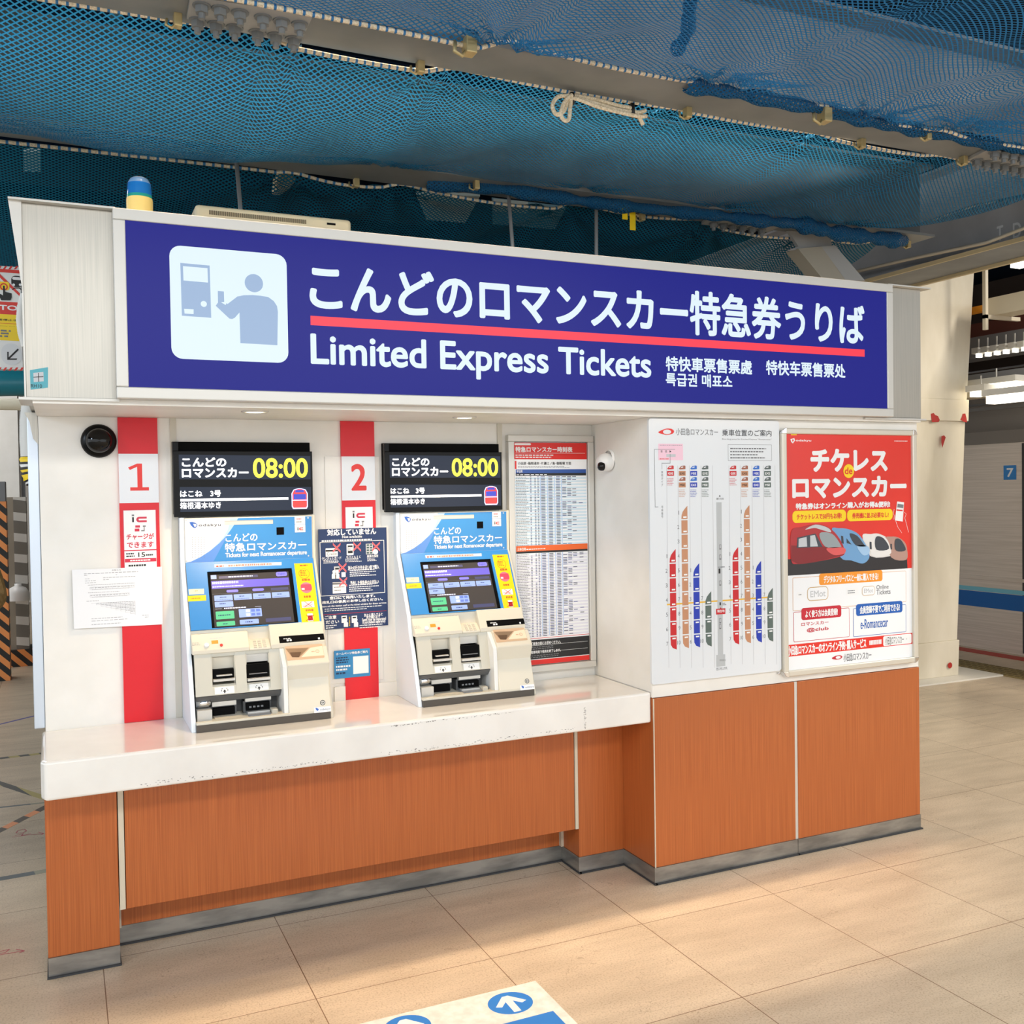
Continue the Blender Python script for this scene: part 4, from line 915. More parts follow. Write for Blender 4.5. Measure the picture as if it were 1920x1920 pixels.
for side, dx, dy in ((0, 0, 0), (1, 436, -14)):
    column('r', 229+dx*.995, 229+dx*.995, 922+dy, 1628-dy*-2.6*side if side else 1628, 7, 1, 1)
    column('t', 312+dx*.988, 312+dx*.988, 622+dy*.4, 1618-35*side, 10, 1, 2)
    column('b', 392+dx*.985, 392+dx*.985, 1020+dy*1.2, 1612-34*side, 6, 1, 2)
    column('g', 472+dx*.98, 476+dx*.98, 1214-24*side, 1606-34*side, 4, 7, 2, 7)
    for i, (kd, xx) in enumerate((('r', 211), ('t', 292), ('b', 371), ('g', 450))):
        X = xx+dx*.992
        for j in range(1 if kd == 'r' else 2):
            yy = 342+j*80
            s.ppoly([(X-24, yy+24), (X-10, yy+6), (X+14, yy), (X+22, yy+4), (X+22, yy+26), (X-16, yy+28)], M('icon_'+kd, trc[kd], .5), 2); s.ppoly([(X-10, yy+12), (X+6, yy+8), (X+6, yy+14), (X-8, yy+17)], wh, 3)
            s.prect((X-24, yy+38), (X+24, yy+72), cols[kd], 2); s.pb({'r': 'GSE', 't': 'EXE' if j == 0 else 'MSE', 'b': 'MSE' if j == 0 else 'EXE', 'g': 'EXE' if j == 0 else 'MSE'}[kd], (X-17, yy+48), (X+17, yy+63), wh if kd != 't' else bk, 3, .03)
        yy = (425 if kd == 'r' else 505); s.plines((X-24, yy), (X+26, yy+56), 5, cols[kd], 2, dash=.004, fill=.3)
    for xx in (174, 252, 332, 412, 492):
        X = xx+dx*.992+8; a = s.p(X, 342); b2 = s.p(X+4, 1745-25*side); s.rect(a[0], b2[1], a[0]+.0018, a[1], lg, .5)
s.prect((528, 598), (576, 1700), M('platform_grey', (186, 190, 192), .5), 1); s.prect((528, 1655), (590, 1730), M('platform_grey'), 1.2); s.ppoly([(552, 546), (558, 558), (545, 558)], bk, 1); s.pb('進行方向', (528, 566), (578, 580), bk, 1)
for y in (890, 960, 1140, 1400, 1440): s.prect((548, y), (562, y+34), gy, 2); s.prect((551, y+4), (559, y+26), lg, 3)
s.prect((543, 1056), (556, 1090), bk, 2); s.plines((542, 1040), (590, 1050), 1, gy, 2, dash=.003); s.prect((550, 1290), (560, 1310), bk, 2); s.plines((570, 1292), (598, 1310), 2, gy, 2, dash=.003)
s.prr((526, 1335), (590, 1370), .001, M('col_red'), 3); s.ppoly([(552, 1335), (558, 1322), (564, 1335)], M('col_red'), 3); s.pb('現在地', (533, 1342), (584, 1358), wh, 4, .02)
a = s.p(186, 1306); b2 = s.p(920, 1266); s.rect(a[0], a[1]-.003, b2[0], a[1]+.003, M('route_yellow', (232, 180, 50), .4), .8)
s.pb('西口地上改札', (528, 1742), (606, 1754), gy, 1)
for i in range(6): s.prect((552+i*7, 1684), (555+i*7, 1696), gy, 2)
s.build('board_print', t)
for px, py in ((1463, 976), (1459, 1250), (1222, 980)):
    pass
s = MB(); 
for px, py in ((1458, 1262),): c = onY(px, py, 0); s.lathe([(.0004, .014), (.004, .014), (.004, .002)][::-1], chrome, (c.x, 0.002, c.z), 'y', 12)
s.build('fixing_screw', t)

# red poster in snap frame
yp = -.026
x0 = max(onY(1463, 1000, yp).x, c1+.003); x1 = onY(1721, 1000, yp).x; z1 = onY(1590, 804, yp).z; z0 = onY(1590, 1257, yp).z
t = thing('poster_frame', ((x0+x1)/2, yp, z0), 'red train ticket poster in rounded aluminium snap frame at right end of booth', 'poster')
fr = .026
b = MB(); snap = M('snap_frame', (214, 208, 194), .35, .3)
def fprof(a, bb, horizontal, sgn):
    pass
for (a0, a1, c0_, c1_) in ((x0+.02, x1-.02, z0, z0+fr), (x0+.02, x1-.02, z1-fr, z1)): b.box(a0, a1, yp, .003, c0_, c1_, snap)
for (a0, a1) in ((x0, x0+fr), (x1-fr, x1)): b.box(a0, a1, yp, .003, z0+.02, z1-.02, snap)
b.box(x0+fr-.002, x1-fr+.002, yp+.018, .003, z0+fr-.002, z1-fr+.002, whiteb)
b.build('frame', t, .008, 3)
for cx_ in (x0, x1):
    for cz_ in (z0, z1):
        sx = 1 if cx_ == x0 else -1; sz = 1 if cz_ == z0 else -1
        b = MB(); P = [(cx_+sx*.024, cz_+sz*.024)]
        for i in range(7): a = math.pi/2*i/6; P.append((cx_+sx*(.024-.025*math.cos(a)), cz_+sz*(.024-.025*math.sin(a))))
        b.xz(P, yp-.0015, .003, chrome); b.build('corner_cap', t, .0015)
s = Sheet((0, yp+.014, 0), crop=(1450, 780, 3.84)); U0, U1, V0, V1 = x0+fr, x1-fr, z0+fr, z1-fr
W, Hh = U1-U0, V1-V0
s.rect(U0, V0, U1, V1, pw_, 0)
pr = M('poster_red', (224, 48, 36), .25); vsplit = V1-Hh*.598
s.rect(U0, vsplit, U1, V1, pr, 1); s.ppoly([(126, 122), (168, 122), (168, 138), (126, 138)], yel, 2)
s.ppoly([(122, 166), (150, 160), (155, 176), (140, 198), (128, 188)], wh, 3); s.ppoly([(132, 170), (144, 168), (146, 176), (138, 188)], pr, 4); s.pb('odakyu', (160, 168), (272, 188), wh, 3, .03); s.plines((870, 175), (970, 186), 1, wh, 3, dash=.006)
s.pt('チケレス', (266, 320), (822, 320), (540, 236), (540, 402), wh, 3, .055); s.pt('ロマンスカー', (134, 500), (958, 500), (640, 432), (640, 588), wh, 3, .055)
s.pell((541, 397), 50, yel, 5); s.pb('de', (512, 370), (568, 420), redt, 6, .03)
s.pt('特急券はオンライン購入がお得&便利!', (160, 640), (840, 640), (420, 622), (420, 668), wh, 3, .05)
s.prr((136, 684), (523, 758), .02, yel, 3); s.pb('チケットレスで50円もお得!', (166, 706), (490, 738), redt, 4, .03)
s.prr((530, 676), (858, 748), .02, yel, 3); s.pb('券売機に並ぶ必要なし!', (566, 698), (828, 730), redt, 4, .03)
s.ppoly([(890, 615), (940, 622), (930, 760), (874, 752)], wh, 4); s.ppoly([(893, 632), (936, 638), (934, 664), (890, 658)], gy, 5); s.ppoly([(886, 672), (930, 676), (929, 686), (885, 682)], redt, 5)
for pts in ([(868, 670), (862, 700), (870, 720), (866, 745)], [(880, 756), (895, 800), (924, 842)], [(938, 690), (955, 705), (945, 735), (958, 780), (972, 838)]):
    for i in range(len(pts)-1):
        a = s.p(*pts[i]); b2 = s.p(*pts[i+1]); s.poly([(a[0]-.0009, a[1]), (b2[0]-.0009, b2[1]), (b2[0]+.0009, b2[1]), (a[0]+.0009, a[1])], wh, 4)
# trains on the poster
dk = M('poster_ground', (38, 36, 40), .3)
def cl(pts): return pts
uv = lambda x, y: s.p(x, y)
s.poly([(U0, vsplit), (U1-W*.035, vsplit), (U1-W*.04, s.p(960, 1000)[1]), (s.p(500, 1000)[0], s.p(500, 1010)[1]), (U0, s.p(130, 1030)[1])], dk, 2)
tr = [
 ([(640, 862), (700, 850), (760, 848), (840, 890), (880, 940), (870, 1000), (700, 1010)], (222, 220, 218)),
 ([(800, 885), (850, 868), (900, 875), (945, 910), (962, 960), (955, 1035), (850, 1020)], (176, 140, 128)),
 ([(640, 862), (700, 850), (750, 848), (810, 880), (838, 940), (838, 995), (720, 1008), (690, 960)], (228, 226, 224)),
 ([(418, 822), (470, 808), (540, 815), (610, 850), (660, 920), (688, 980), (684, 1030), (640, 1062), (560, 1040), (480, 1015)], (110, 160, 206)),
 ([(126, 832), (200, 800), (280, 782), (340, 782), (400, 805), (450, 850), (490, 910), (508, 960), (505, 1000), (430, 1025), (300, 1050), (180, 1066), (126, 1040)], (176, 40, 46))]
for i, (pts, c_) in enumerate(tr): s.psm(pts, M('poster_train_%s' % 'abcde'[i], c_, .3), 3+i)
gl = M('poster_glass', (60, 66, 76), .2); pg = M('poster_glass_pale', (196, 200, 204), .2); 
s.ppoly([(126, 932), (360, 940), (470, 948), (508, 985), (505, 1000), (300, 1052), (180, 1068), (126, 1040)], M('poster_dark_red', (132, 26, 32), .3), 8)
s.ppoly([(170, 876), (300, 846), (352, 942), (165, 950)], gl, 9); s.ppoly([(180, 884), (236, 870), (240, 940), (178, 944)], pg, 10); s.ppoly([(262, 862), (296, 856), (318, 938), (262, 940)], pg, 10)
s.psm([(330, 845), (420, 848), (480, 925), (475, 945), (370, 940)], M('poster_glass_mid', (150, 160, 164), .2), 9); s.psm([(380, 952), (505, 948), (508, 990), (430, 1000)], M('poster_pink', (220, 90, 90), .3), 9); s.psm([(225, 818), (300, 782), (390, 805), (410, 838), (330, 815), (290, 806)], pg, 9)
s.psm([(545, 848), (600, 862), (650, 925), (665, 938), (590, 930)], gl, 9); s.ppoly([(524, 880), (560, 925), (526, 915)], gl, 9); s.ppoly([(484, 862), (500, 866), (504, 920), (488, 916)], gl, 9); s.psm([(600, 935), (680, 940), (686, 990), (640, 1000)], M('poster_pale_blue', (160, 196, 230), .3), 9)
s.psm([(735, 872), (790, 880), (830, 955), (740, 962)], gl, 9); s.ppoly([(690, 905), (704, 907), (706, 960), (692, 958)], gl, 9); s.psm([(875, 890), (915, 892), (950, 965), (880, 968)], gl, 9); s.ppoly([(840, 920), (850, 920), (852, 960), (842, 960)], gl, 9)
# lower boxes
brn = M('poster_brown', (214, 150, 70), .4); crm = M('poster_crimson', (196, 30, 50), .4); pbl = M('poster_blue', (20, 92, 180), .4)
s.oframe((138, 1165), (956, 1338), .006, .0016, brn, pw_, 2); s.prr((328, 1136), (784, 1188), .012, orange, 5); s.pb('デジタルフリーパスと一緒に購入できる!', (360, 1150), (754, 1180), wh, 6, .03)
s.oframe((242, 1234), (394, 1322), .02, .003, M('poster_gold', (196, 160, 90), .4), pw_, 5); s.pb('EMot', (264, 1260), (374, 1298), lg, 7, .02); s.oframe((636, 1228), (730, 1288), .015, .002, MATS['poster_gold'], pw_, 5); s.pb('EMot', (650, 1244), (716, 1270), lg, 7, .02)
s.pb('Online', (740, 1218), (828, 1242), gy, 5, .01); s.pb('Tickets', (740, 1252), (842, 1280), gy, 5, .01)
s.prr((164, 1268), (222, 1306), .006, wh, 5); s.plines((180, 1282), (206, 1290), 1, gy, 6, dash=.003); s.prr((524, 1240), (610, 1286), .001, wh, 5); s.plines((534, 1250), (602, 1276), 2, gy, 6, dash=.004, fill=.4)
s.oframe((144, 1412), (548, 1590), .006, .0022, crm, pw_, 2); s.prr((200, 1384), (488, 1446), .012, crm, 5); s.pb('よく使う方は会員登録!', (228, 1400), (462, 1434), wh, 6, .03)
s.pq('ロマンスカー', 200, 1488, 1513, 396, 1500, crm, 5, .03); s.pq('@club', 240, 1528, 1560, 396, 1540, crm, 5, .04)
s.oframe((574, 1386), (956, 1554), .006, .0022, pbl, pw_, 2); s.prr((594, 1356), (928, 1412), .012, pbl, 5); s.pb('会員登録不要でご利用できる!', (620, 1370), (908, 1402), wh, 6, .03)
s.pb('e-Romancecar', (626, 1466), (824, 1516), pbl, 5, .01)
vA, vB_ = s.p(560, 1604)[1], s.p(560, 1686)[1]
s.rect(U0, vB_, U1, vA, pr, 2); s.text('小田急ロマンスカーのオンライン予約･購入サービス', U0+.002, vB_+.004, s.p(668, 1640)[0], vA-.004, wh, 3, .03)
s.rr(s.p(790, 1600)[0], vB_+.003, U1-.004, vA-.003, .008, wh, 3); s.text('小田急ロマンスカー', s.p(804, 1600)[0], vB_+.0065, s.p(938, 1600)[0], vA-.0065, bk, 4); s.ell((s.p(958, 1600)[0], (vA+vB_)/2), .003, .003, gy, 4); s.ell((s.p(958, 1600)[0], (vA+vB_)/2), .002, .002, wh, 5); s.lines(s.p(690, 1600)[0], vB_+.007, s.p(782, 1600)[0], vA-.007, 1, wh, 3, dash=.006)
s.psm([(420, 1745), (445, 1728), (478, 1722), (496, 1732), (484, 1748), (450, 1754)], crm, 2); s.pell2((466, 1738), 18, 10, pw_, 3, rot=-.2); s.pb('小田急ロマンスカー', (504, 1712), (706, 1748), gy, 2, .01)
s.build('poster_print', t)
# ================================================================ CEILING
ZB = 3.05
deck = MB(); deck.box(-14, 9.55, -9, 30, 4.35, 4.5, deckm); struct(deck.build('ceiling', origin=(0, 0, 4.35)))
wr_ = MB(); wr_.box(9.32, 9.5, 3.2, 30, 0, 4.35, M('far_side_dark', (66, 52, 44), .8)); struct(wr_.build('wall_right', origin=(9.4, 16, 0)))
wb = MB(); wb.box(-14, 9.3, 13.7, 13.9, 0, 4.35, M('far_wall', (214, 210, 202), .6)); struct(wb.build('wall_back', origin=(0, 13.7, 0)))

def ibeam_x(name, y0, y1, x0, x1, label):
    t = thing(name, ((x0+x1)/2, (y0+y1)/2, ZB), label, 'beam', 'roof beams over the booth'); c = (y0+y1)/2
    b = MB(); b.box(x0, x1, y0, y1, ZB, ZB+.014, beamm); b.box(x0, x1, c-.006, c+.006, ZB+.014, ZB+.40, beamm); b.box(x0, x1, y0, y1, ZB+.40, ZB+.414, beamm)
    b.build('beam_body', t); return t
beam_a = ibeam_x('roof_beam', -.425, -.205, -4.5, 3.05, 'grey steel roof beam nearest the viewer with bolted splice plates')
beam_b = ibeam_x('roof_beam', .83, 1.06, -4.5, 2.5, 'grey steel roof beam behind the blue sign, partly wrapped in netting')
def bolt(parent, c, r=.017):
    r *= 1.25
    b = MB(); c = Vector(c)
    def hexr(rr, z, n=6): return [(c.x+rr*math.cos(2*math.pi*i/n+.3), c.y+rr*math.sin(2*math.pi*i/n+.3), z) for i in range(n)]
    for rr, za, zb_, n in ((r*1.35, c.z-.004, c.z, 16), (r, c.z-.024, c.z-.004, 6), (r*.5, c.z-.040, c.z-.024, 12)):
        A, B2 = hexr(rr, za, n), hexr(rr, zb_, n); k = len(b.v); b.v += [Vector(p) for p in A+B2]
        b.face([k+i for i in range(n)][::-1], beamm); b.face([k+n+i for i in range(n)], beamm)
        for i in range(n): j = (i+1) % n; b.face([k+i, k+j, k+n+j, k+n+i], beamm)
    b.build('bolt', parent)
def plate(parent, pts, z, th=.012, name='splice_plate', mat=None):
    b = MB(); b.xy([(onZ(x, y, z).x, onZ(x, y, z).y) for x, y in pts], z, z+th, mat or beamm); return b.build(name, parent, .001)
M('splice_grey', (150, 152, 152), .5)
pl1 = plate(beam_a, [(357, -6), (350, 36), (561, 86), (588, 28)], ZB-.014, .0138, 'splice_plate', MATS['splice_grey'])
for x, y in ((378, 14), (413, 20), (450, 27), (493, 36), (528, 43), (562, 49), (370, 42), (405, 49), (440, 55), (483, 64), (517, 70), (550, 77)): bolt(pl1, onZ(x, y-4, ZB-.014), .0155)
pl2 = plate(beam_a, [(1850, 282), (1815, 300), (1960, 332), (1990, 310)], ZB-.014, .0138, 'splice_plate', MATS['splice_grey'])
for i in range(6):
    bolt(pl2, onZ(1865+17*i, 285+2.8*i, ZB-.014), .0155); bolt(pl2, onZ(1832+17*i, 300+3.3*i, ZB-.014), .0155)
pl3 = plate(beam_b, [(1325, 412), (1315, 421), (1440, 436), (1460, 426)], ZB-.014, .0138, 'splice_plate', MATS['splice_grey'])
for i in range(6): bolt(pl3, onZ(1338+18*i, 418+2.4*i, ZB-.014), .0155)
# beam running into the depth at the right, stencilled T D
t = thing('roof_beam', (3.25, 2, ZB), 'dark grey steel beam at right stencilled with white letters T D', 'beam', 'roof beams over the booth')
b = MB(); b.box(3.07, 3.43, -3.2, 9, ZB, ZB+.016, beamm); b.box(3.2, 3.215, -3.2, 9, ZB+.016, ZB+.6, beamd); b.box(3.07, 3.43, -3.2, 9, ZB+.6, ZB+.616, beamd); b.build('beam_body', t)
s = MB(); q1 = onX(1920, 425, 3.2)
sh = Sheet((3.1985, 0, 0), U=(0, -1, 0), V=(0, 0, 1))
sh.pb('T', (1869, 425), (1881, 450), wh, 1, .02); sh.pb('D', (1899, 419), (1915, 444), wh, 1, .02); sh.build('stencil', t)
b = MB(); b.tube([onX(1560, 520, 3.08), onX(1700, 487, 3.06), onX(1850, 455, 3.06), onX(1960, 412, 3.06)], .012, stripm); b.build('conduit', t)
b = MB(); b.box(3.44, 3.47, -3, 9, ZB-.02, ZB+.03, M('cream_edge', (206, 188, 146), .5)); b.build('channel_and_lit_edge', t); MB().box(3.055, 3.07, -3.2, 9, ZB-.004, ZB+.022, M('cream_edge')).build('channel_and_lit_edge', t)  # near strip is added in cream to paint the lit flange edge
# bracing at the booth's right end
t = thing('bracing', onY(1545, 470, 1.0), 'pale grey gusset and diagonal steel channel above the right end of the booth', 'brace')
def slabpx(parent, pts, Y, th, mat, name, bevel=0):
    A = [onY(x, y, Y) for x, y in pts]; b = MB(); b.prism([(p.x, p.z) for p in A], Y, Y+th, mat, lambda p, q: (p[0], q, p[1])); return b.build(name, parent, bevel)
slabpx(t, [(1478, 432), (1556, 440), (1560, 462), (1536, 466), (1476, 470), (1497, 462)], 1.02, .02, MATS['splice_grey'], 'gusset_plate')
slabpx(t, [(1496, 466), (1540, 462), (1585, 524), (1540, 520)], 1.0, .10, M('brace_beige', (150, 146, 134), .5), 'channel'); slabpx(t, [(1540, 462), (1566, 460), (1622, 526), (1586, 526)], 1.0, .12, MATS['splice_grey'], 'channel')

# ---- netting
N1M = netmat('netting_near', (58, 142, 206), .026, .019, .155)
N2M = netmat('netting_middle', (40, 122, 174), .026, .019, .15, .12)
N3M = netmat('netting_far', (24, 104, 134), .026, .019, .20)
def net(name, x0, x1, y0, y1, sag, ties, label, mat, nx=170, ny=46, edge0=0, edge1=0, rise=0, wr=1.0, seed=1, ztop=ZB+.012, sagf=None):
    r = random.Random(seed); b = MB(); b.norecalc = True; uvs = []
    ph = [(r.uniform(0, 6.28), r.uniform(.5, 1.5)) for _ in range(6)]
    for i in range(nx+1):
        x = x0+(x1-x0)*i/nx; pv = None; arc = 0
        for j in range(ny+1):
            t_ = j/ny; y = y0+(y1-y0)*t_
            sg = (sagf(x) if sagf else sag)
            par = 4*t_*(1-t_)
            z = ztop - sg*par
            # broad wrinkles, dying out at the tied edges
            z += wr*par**.7*(.018*math.sin(3.1*x+2.2*y+ph[0][0])+.012*math.sin(7.3*x-3.1*y+ph[1][0])+.006*math.sin(15*x+6*y+ph[2][0]))
            yy = y
            for (tx, te) in ties:      # te 0: edge y0, 1: edge y1
                ye = y0 if te == 0 else y1; dx, dy = x-tx, y-ye; rr_ = math.hypot(dx, dy)
                an = math.atan2(dy, dx); z += .030*wr*math.exp(-rr_/.42)*math.sin(an*9+tx*5)*min(1, rr_/.06)
            for ed, tv in ((edge0, t_), (edge1, 1-t_)):   # edge droops between the ties
                if ed:
                    te = 0 if tv is t_ else 1; xs = sorted(q[0] for q in ties if q[1] == (0 if ed is edge0 and tv == t_ else 1)) or [x0, x1]
                    lo = max([q for q in xs if q <= x], default=x0); hi = min([q for q in xs if q > x], default=x1)
                    f = (x-lo)/max(hi-lo, .01); z -= ed*4*f*(1-f)*math.exp(-tv*7)
            if rise: k = max(0, min(1, (x-2.0)/1.1)); z += rise*k*k*(3-2*k)
            p = Vector((x, yy, z)); b.v.append(p)
            if pv is not None: arc += (p-pv).length
            pv = p; uvs.append((x, arc))
    for i in range(nx):
        for j in range(ny): k = i*(ny+1)+j; b.face([k, k+ny+1, k+ny+2, k+1], mat, True)
    b.uv = uvs
    o = b.build(name); tag(o, label, 'net', 'blue debris netting under the roof'); return o, b
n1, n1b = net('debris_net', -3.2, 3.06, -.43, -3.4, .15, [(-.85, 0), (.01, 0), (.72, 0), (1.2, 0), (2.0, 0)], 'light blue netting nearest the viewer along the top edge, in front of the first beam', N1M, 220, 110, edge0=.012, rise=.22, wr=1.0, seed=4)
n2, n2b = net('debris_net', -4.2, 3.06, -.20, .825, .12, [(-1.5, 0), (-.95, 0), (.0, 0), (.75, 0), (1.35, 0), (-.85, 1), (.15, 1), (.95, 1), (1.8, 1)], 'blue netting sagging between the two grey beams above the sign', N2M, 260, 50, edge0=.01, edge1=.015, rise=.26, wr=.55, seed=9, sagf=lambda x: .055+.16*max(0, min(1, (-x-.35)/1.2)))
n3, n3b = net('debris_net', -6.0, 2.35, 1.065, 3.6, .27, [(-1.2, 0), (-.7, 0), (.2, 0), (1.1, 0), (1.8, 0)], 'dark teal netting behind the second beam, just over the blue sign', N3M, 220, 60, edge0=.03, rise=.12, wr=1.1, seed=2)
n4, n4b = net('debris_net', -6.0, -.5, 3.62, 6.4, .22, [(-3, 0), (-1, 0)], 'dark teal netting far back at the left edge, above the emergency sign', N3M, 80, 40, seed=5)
# twisted edge ropes laced through the nets
dl = MATS['blue_twine']
def edge_rope(nb, ny, j, label, dz=-.008, dy=0, x_from=-9, x_to=9):
    nxr = len(nb.v)//(ny+1); pts = [nb.v[i*(ny+1)+j]+Vector((0, dy, dz)) for i in range(nxr)]
    pts = [p for p in pts if x_from < p.x < x_to]
    out = []
    for p, q in zip(pts, pts[1:]): out += [p, p.lerp(q, .72)]
    b = MB(); b.tube(out, .0075, rope, 6, mats=[rope, dl])
    o = b.build('edge_rope'); tag(o, label, 'rope', 'white ropes laced along the net edges'); return o
edge_rope(n1b, 110, 0, 'white laced rope along the near side of the first beam')
edge_rope(n2b, 50, 0, 'white laced rope along the far side of the first beam')
edge_rope(n2b, 50, 50, 'white laced rope where the netting meets the dark stencilled beam', x_from=2.45)
edge_rope(n3b, 60, 0, 'white laced rope behind the second beam, above the blue sign')
# rolled net bundle gathered along the second beam (right half)
def bundle(pts, r, label, mat, cat='net'):
    b = MB(); b.norecalc = True; P = []
    for i in range(len(pts)-1):
        for k in range(10): P.append(Vector(pts[i]).lerp(Vector(pts[i+1]), k/10))
    P.append(Vector(pts[-1])); rad = [r*(1+.35*math.sin(i*.9)*math.sin(i*.37+1)) for i in range(len(P))]
    b.tube(P, r, mat, 12, radii=rad, cap=False)
    L = 0; uvs = []
    for i, p in enumerate(P):
        if i: L += (p-P[i-1]).length
        for k in range(12): uvs.append((L, k*2*math.pi*r/12))
    b.uv = uvs; o = b.build('net_bundle'); tag(o, label, cat, 'rolled net edges'); return o
bundle([onZ(800, 343, ZB-.0), onZ(960, 357, ZB-.02), onZ(1100, 378, ZB-.03), onZ(1200, 390, ZB-.02), onZ(1330, 402, ZB-.02), onZ(1420, 414, ZB-.04), onZ(1500, 420, ZB-.03)], .030, 'rolled blue net edge tied under the second beam, middle', netmat('netting_bundle', (34, 98, 146), .022, .014, .26))
bundle([onZ(1500, 420, ZB-.03), onZ(1560, 436, ZB-.05), onZ(1640, 446, ZB-.05), onZ(1695, 452, ZB-.03)], .038, 'rolled blue net edge bunched at the diagonal brace', MATS['netting_bundle'])
bundle([onZ(1285, 160, ZB), onZ(1400, 178, ZB-.01), onZ(1545, 206, ZB), onZ(1650, 232, ZB-.015), onZ(1745, 248, ZB), onZ(1850, 268, ZB-.01), onZ(1930, 282, ZB)], .024, 'rolled blue net edge along the near side of the first beam, right half', MATS['netting_bundle'])
b = MB(); b.norecalc = True
bundle([onZ(1268, 95, ZB+.02), onZ(1290, 60, ZB), onZ(1292, 20, ZB-.03), onZ(1300, -30, ZB-.05)], .020, 'vertical blue seam of gathered netting at top centre', MATS['netting_bundle'])
# clamps
def clamp(px, py, big, label):
    c = onZ(px, py, ZB-.01); t = thing('beam_clamp', c, label, 'clamp', 'small metal net clamps on the beams'); k = 1.5 if big else 1
    b = MB(); b.box(c.x-.012*k, c.x+.012*k, c.y-.016*k, c.y+.016*k, c.z-.028*k, c.z+.012, brass); b.build('clamp_body', t, .003)
    b = MB(); b.tube([c+Vector((-.03*k, .01, -.004)), c+Vector((-.034*k, .0, -.026*k)), c+Vector((-.018*k, -.004, -.034*k)), c+Vector((-.006*k, 0, -.018*k))], .0045*k, brass, 8); b.build('hook', t)
for px, py, bg_, l_ in ((333, 34, 0, 'small clamp at the left bolted plate of the first beam'), (880, 78, 1, 'large metal hook clamp at the middle of the first beam'), (788, 122, 0, 'clamp under the first beam, lower edge left of the rope coil'), (1289, 208, 0, 'clamp under the first beam, right of the rope coil'), (1546, 210, 1, 'clamp on the near edge of the first beam right of the vertical seam'), (1615, 266, 0, 'clamp on the far edge of the first beam, right part'), (1738, 250, 0, 'clamp on the near edge of the first beam toward its right end'), (1806, 298, 0, 'clamp beside the right bolted plate of the first beam'), (668, 340, 0, 'clamp under the second beam, leftmost one'), (893, 344, 0, 'clamp under the second beam near the left support rod'), (1204, 404, 0, 'clamp under the second beam beside the yellow straps'), (1702, 456, 0, 'clamp where the netting meets the dark stencilled beam')): clamp(px, py, bg_, l_)
# rope coil
def smooth_path(pts, k=6):
    o_ = []; n = len(pts)
    for i in range(n-1):
        a, b_, c, d = pts[max(i-1, 0)], pts[i], pts[i+1], pts[min(i+2, n-1)]
        for j in range(k):
            t_ = j/k; o_.append(.5*((2*b_)+(c-a)*t_+(2*a-5*b_+4*c-d)*t_*t_+(3*b_-a-3*c+d)*t_**3))
    return o_+[pts[-1]]
c0 = onZ(1070, 180, ZB-.02); e1 = (onZ(1210, 205, ZB-.02)-c0)
b = MB(); ex = e1.normalized(); L = e1.length
def P(a, dn, dz): return c0+ex*a+Vector((0, -1, 0))*dn*.4+Vector((0, 0, dz))
b.tube(smooth_path([P(.0, 0, -.0), P(-.05, .0, -.01), P(-.075, 0, -.045), P(-.06, 0, -.075), P(-.03, 0, -.06), P(-.01, 0, -.02), P(.02, 0, -.004), P(.12, 0, -.012), P(.2, 0, -.02), P(L*.9, 0, -.016), P(L, 0, -.004)]), .0075, rope, 8)
b.tube(smooth_path([P(.0, .03, -.0), P(-.03, .02, -.03), P(-.045, .02, -.075), P(-.03, .02, -.095), P(-.012, .02, -.085), P(-.006, .02, -.04), P(.01, .02, -.01), P(.12, .02, -.026), P(L*.85, .02, -.034), P(L*1.0, .02, -.028)]), .0075, rope, 8)
b.tube(smooth_path([P(.0, -.01, .006), P(.1, 0, .004), P(.2, 0, -.004), P(L*.8, 0, -.006), P(L*.9, 0, -.03), P(L*.97, 0, -.06)]), .0075, rope, 8)
b.tube([P(.006, 0, .012), P(.004, .01, -.03)], .009, bk, 8); b.tube([P(L*.82, 0, .012), P(L*.82, .01, -.04)], .009, bk, 8)
tag(b.build('rope_coil'), 'looped bundle of cream rope hanging under the first beam', 'rope')
# yellow straps
for (xa, ya, xb_, yb_), l_ in (((1167, 386, 1177, 412), 'shorter yellow strap hanging from the second beam'), ((1181, 391, 1192, 432), 'longer yellow strap hanging from the second beam')):
    A = onZ(xa, ya, ZB-.01); Y = A.y; p0 = onY(xa, ya, Y); p1 = onY(xb_, yb_, Y); b = MB(); b.box(p0.x, p1.x, Y, Y+.003, p1.z, p0.z, yel); tag(b.build('hanging_strap'), l_, 'strap', 'yellow straps')
# support rods
grey_rod = M('rod_grey', (150, 150, 150), .4, .3)
for (a, b_), l_ in ((((443, 300), (455, 409)), 'thin grey support rod left, near the air conditioner'), (((953, 360), (964, 468)), 'thin grey support rod in the middle over the sign'), (((1118, 380), (1113, 482)), 'thin grey support rod right of the middle one')):
    p = onY(a[0], a[1], .95); q = onY(b_[0], b_[1], .95); q.z = ZS1+.007; d = (p-q).normalized(); top = q+d*((ZB-q.z)/d.z)
    b = MB(); b.tube([q, q.lerp(top, .5)+Vector((.006, 0, 0)), top], .009, grey_rod, 10); tag(b.build('support_rod'), l_, 'rod', 'rods between beam and booth top')
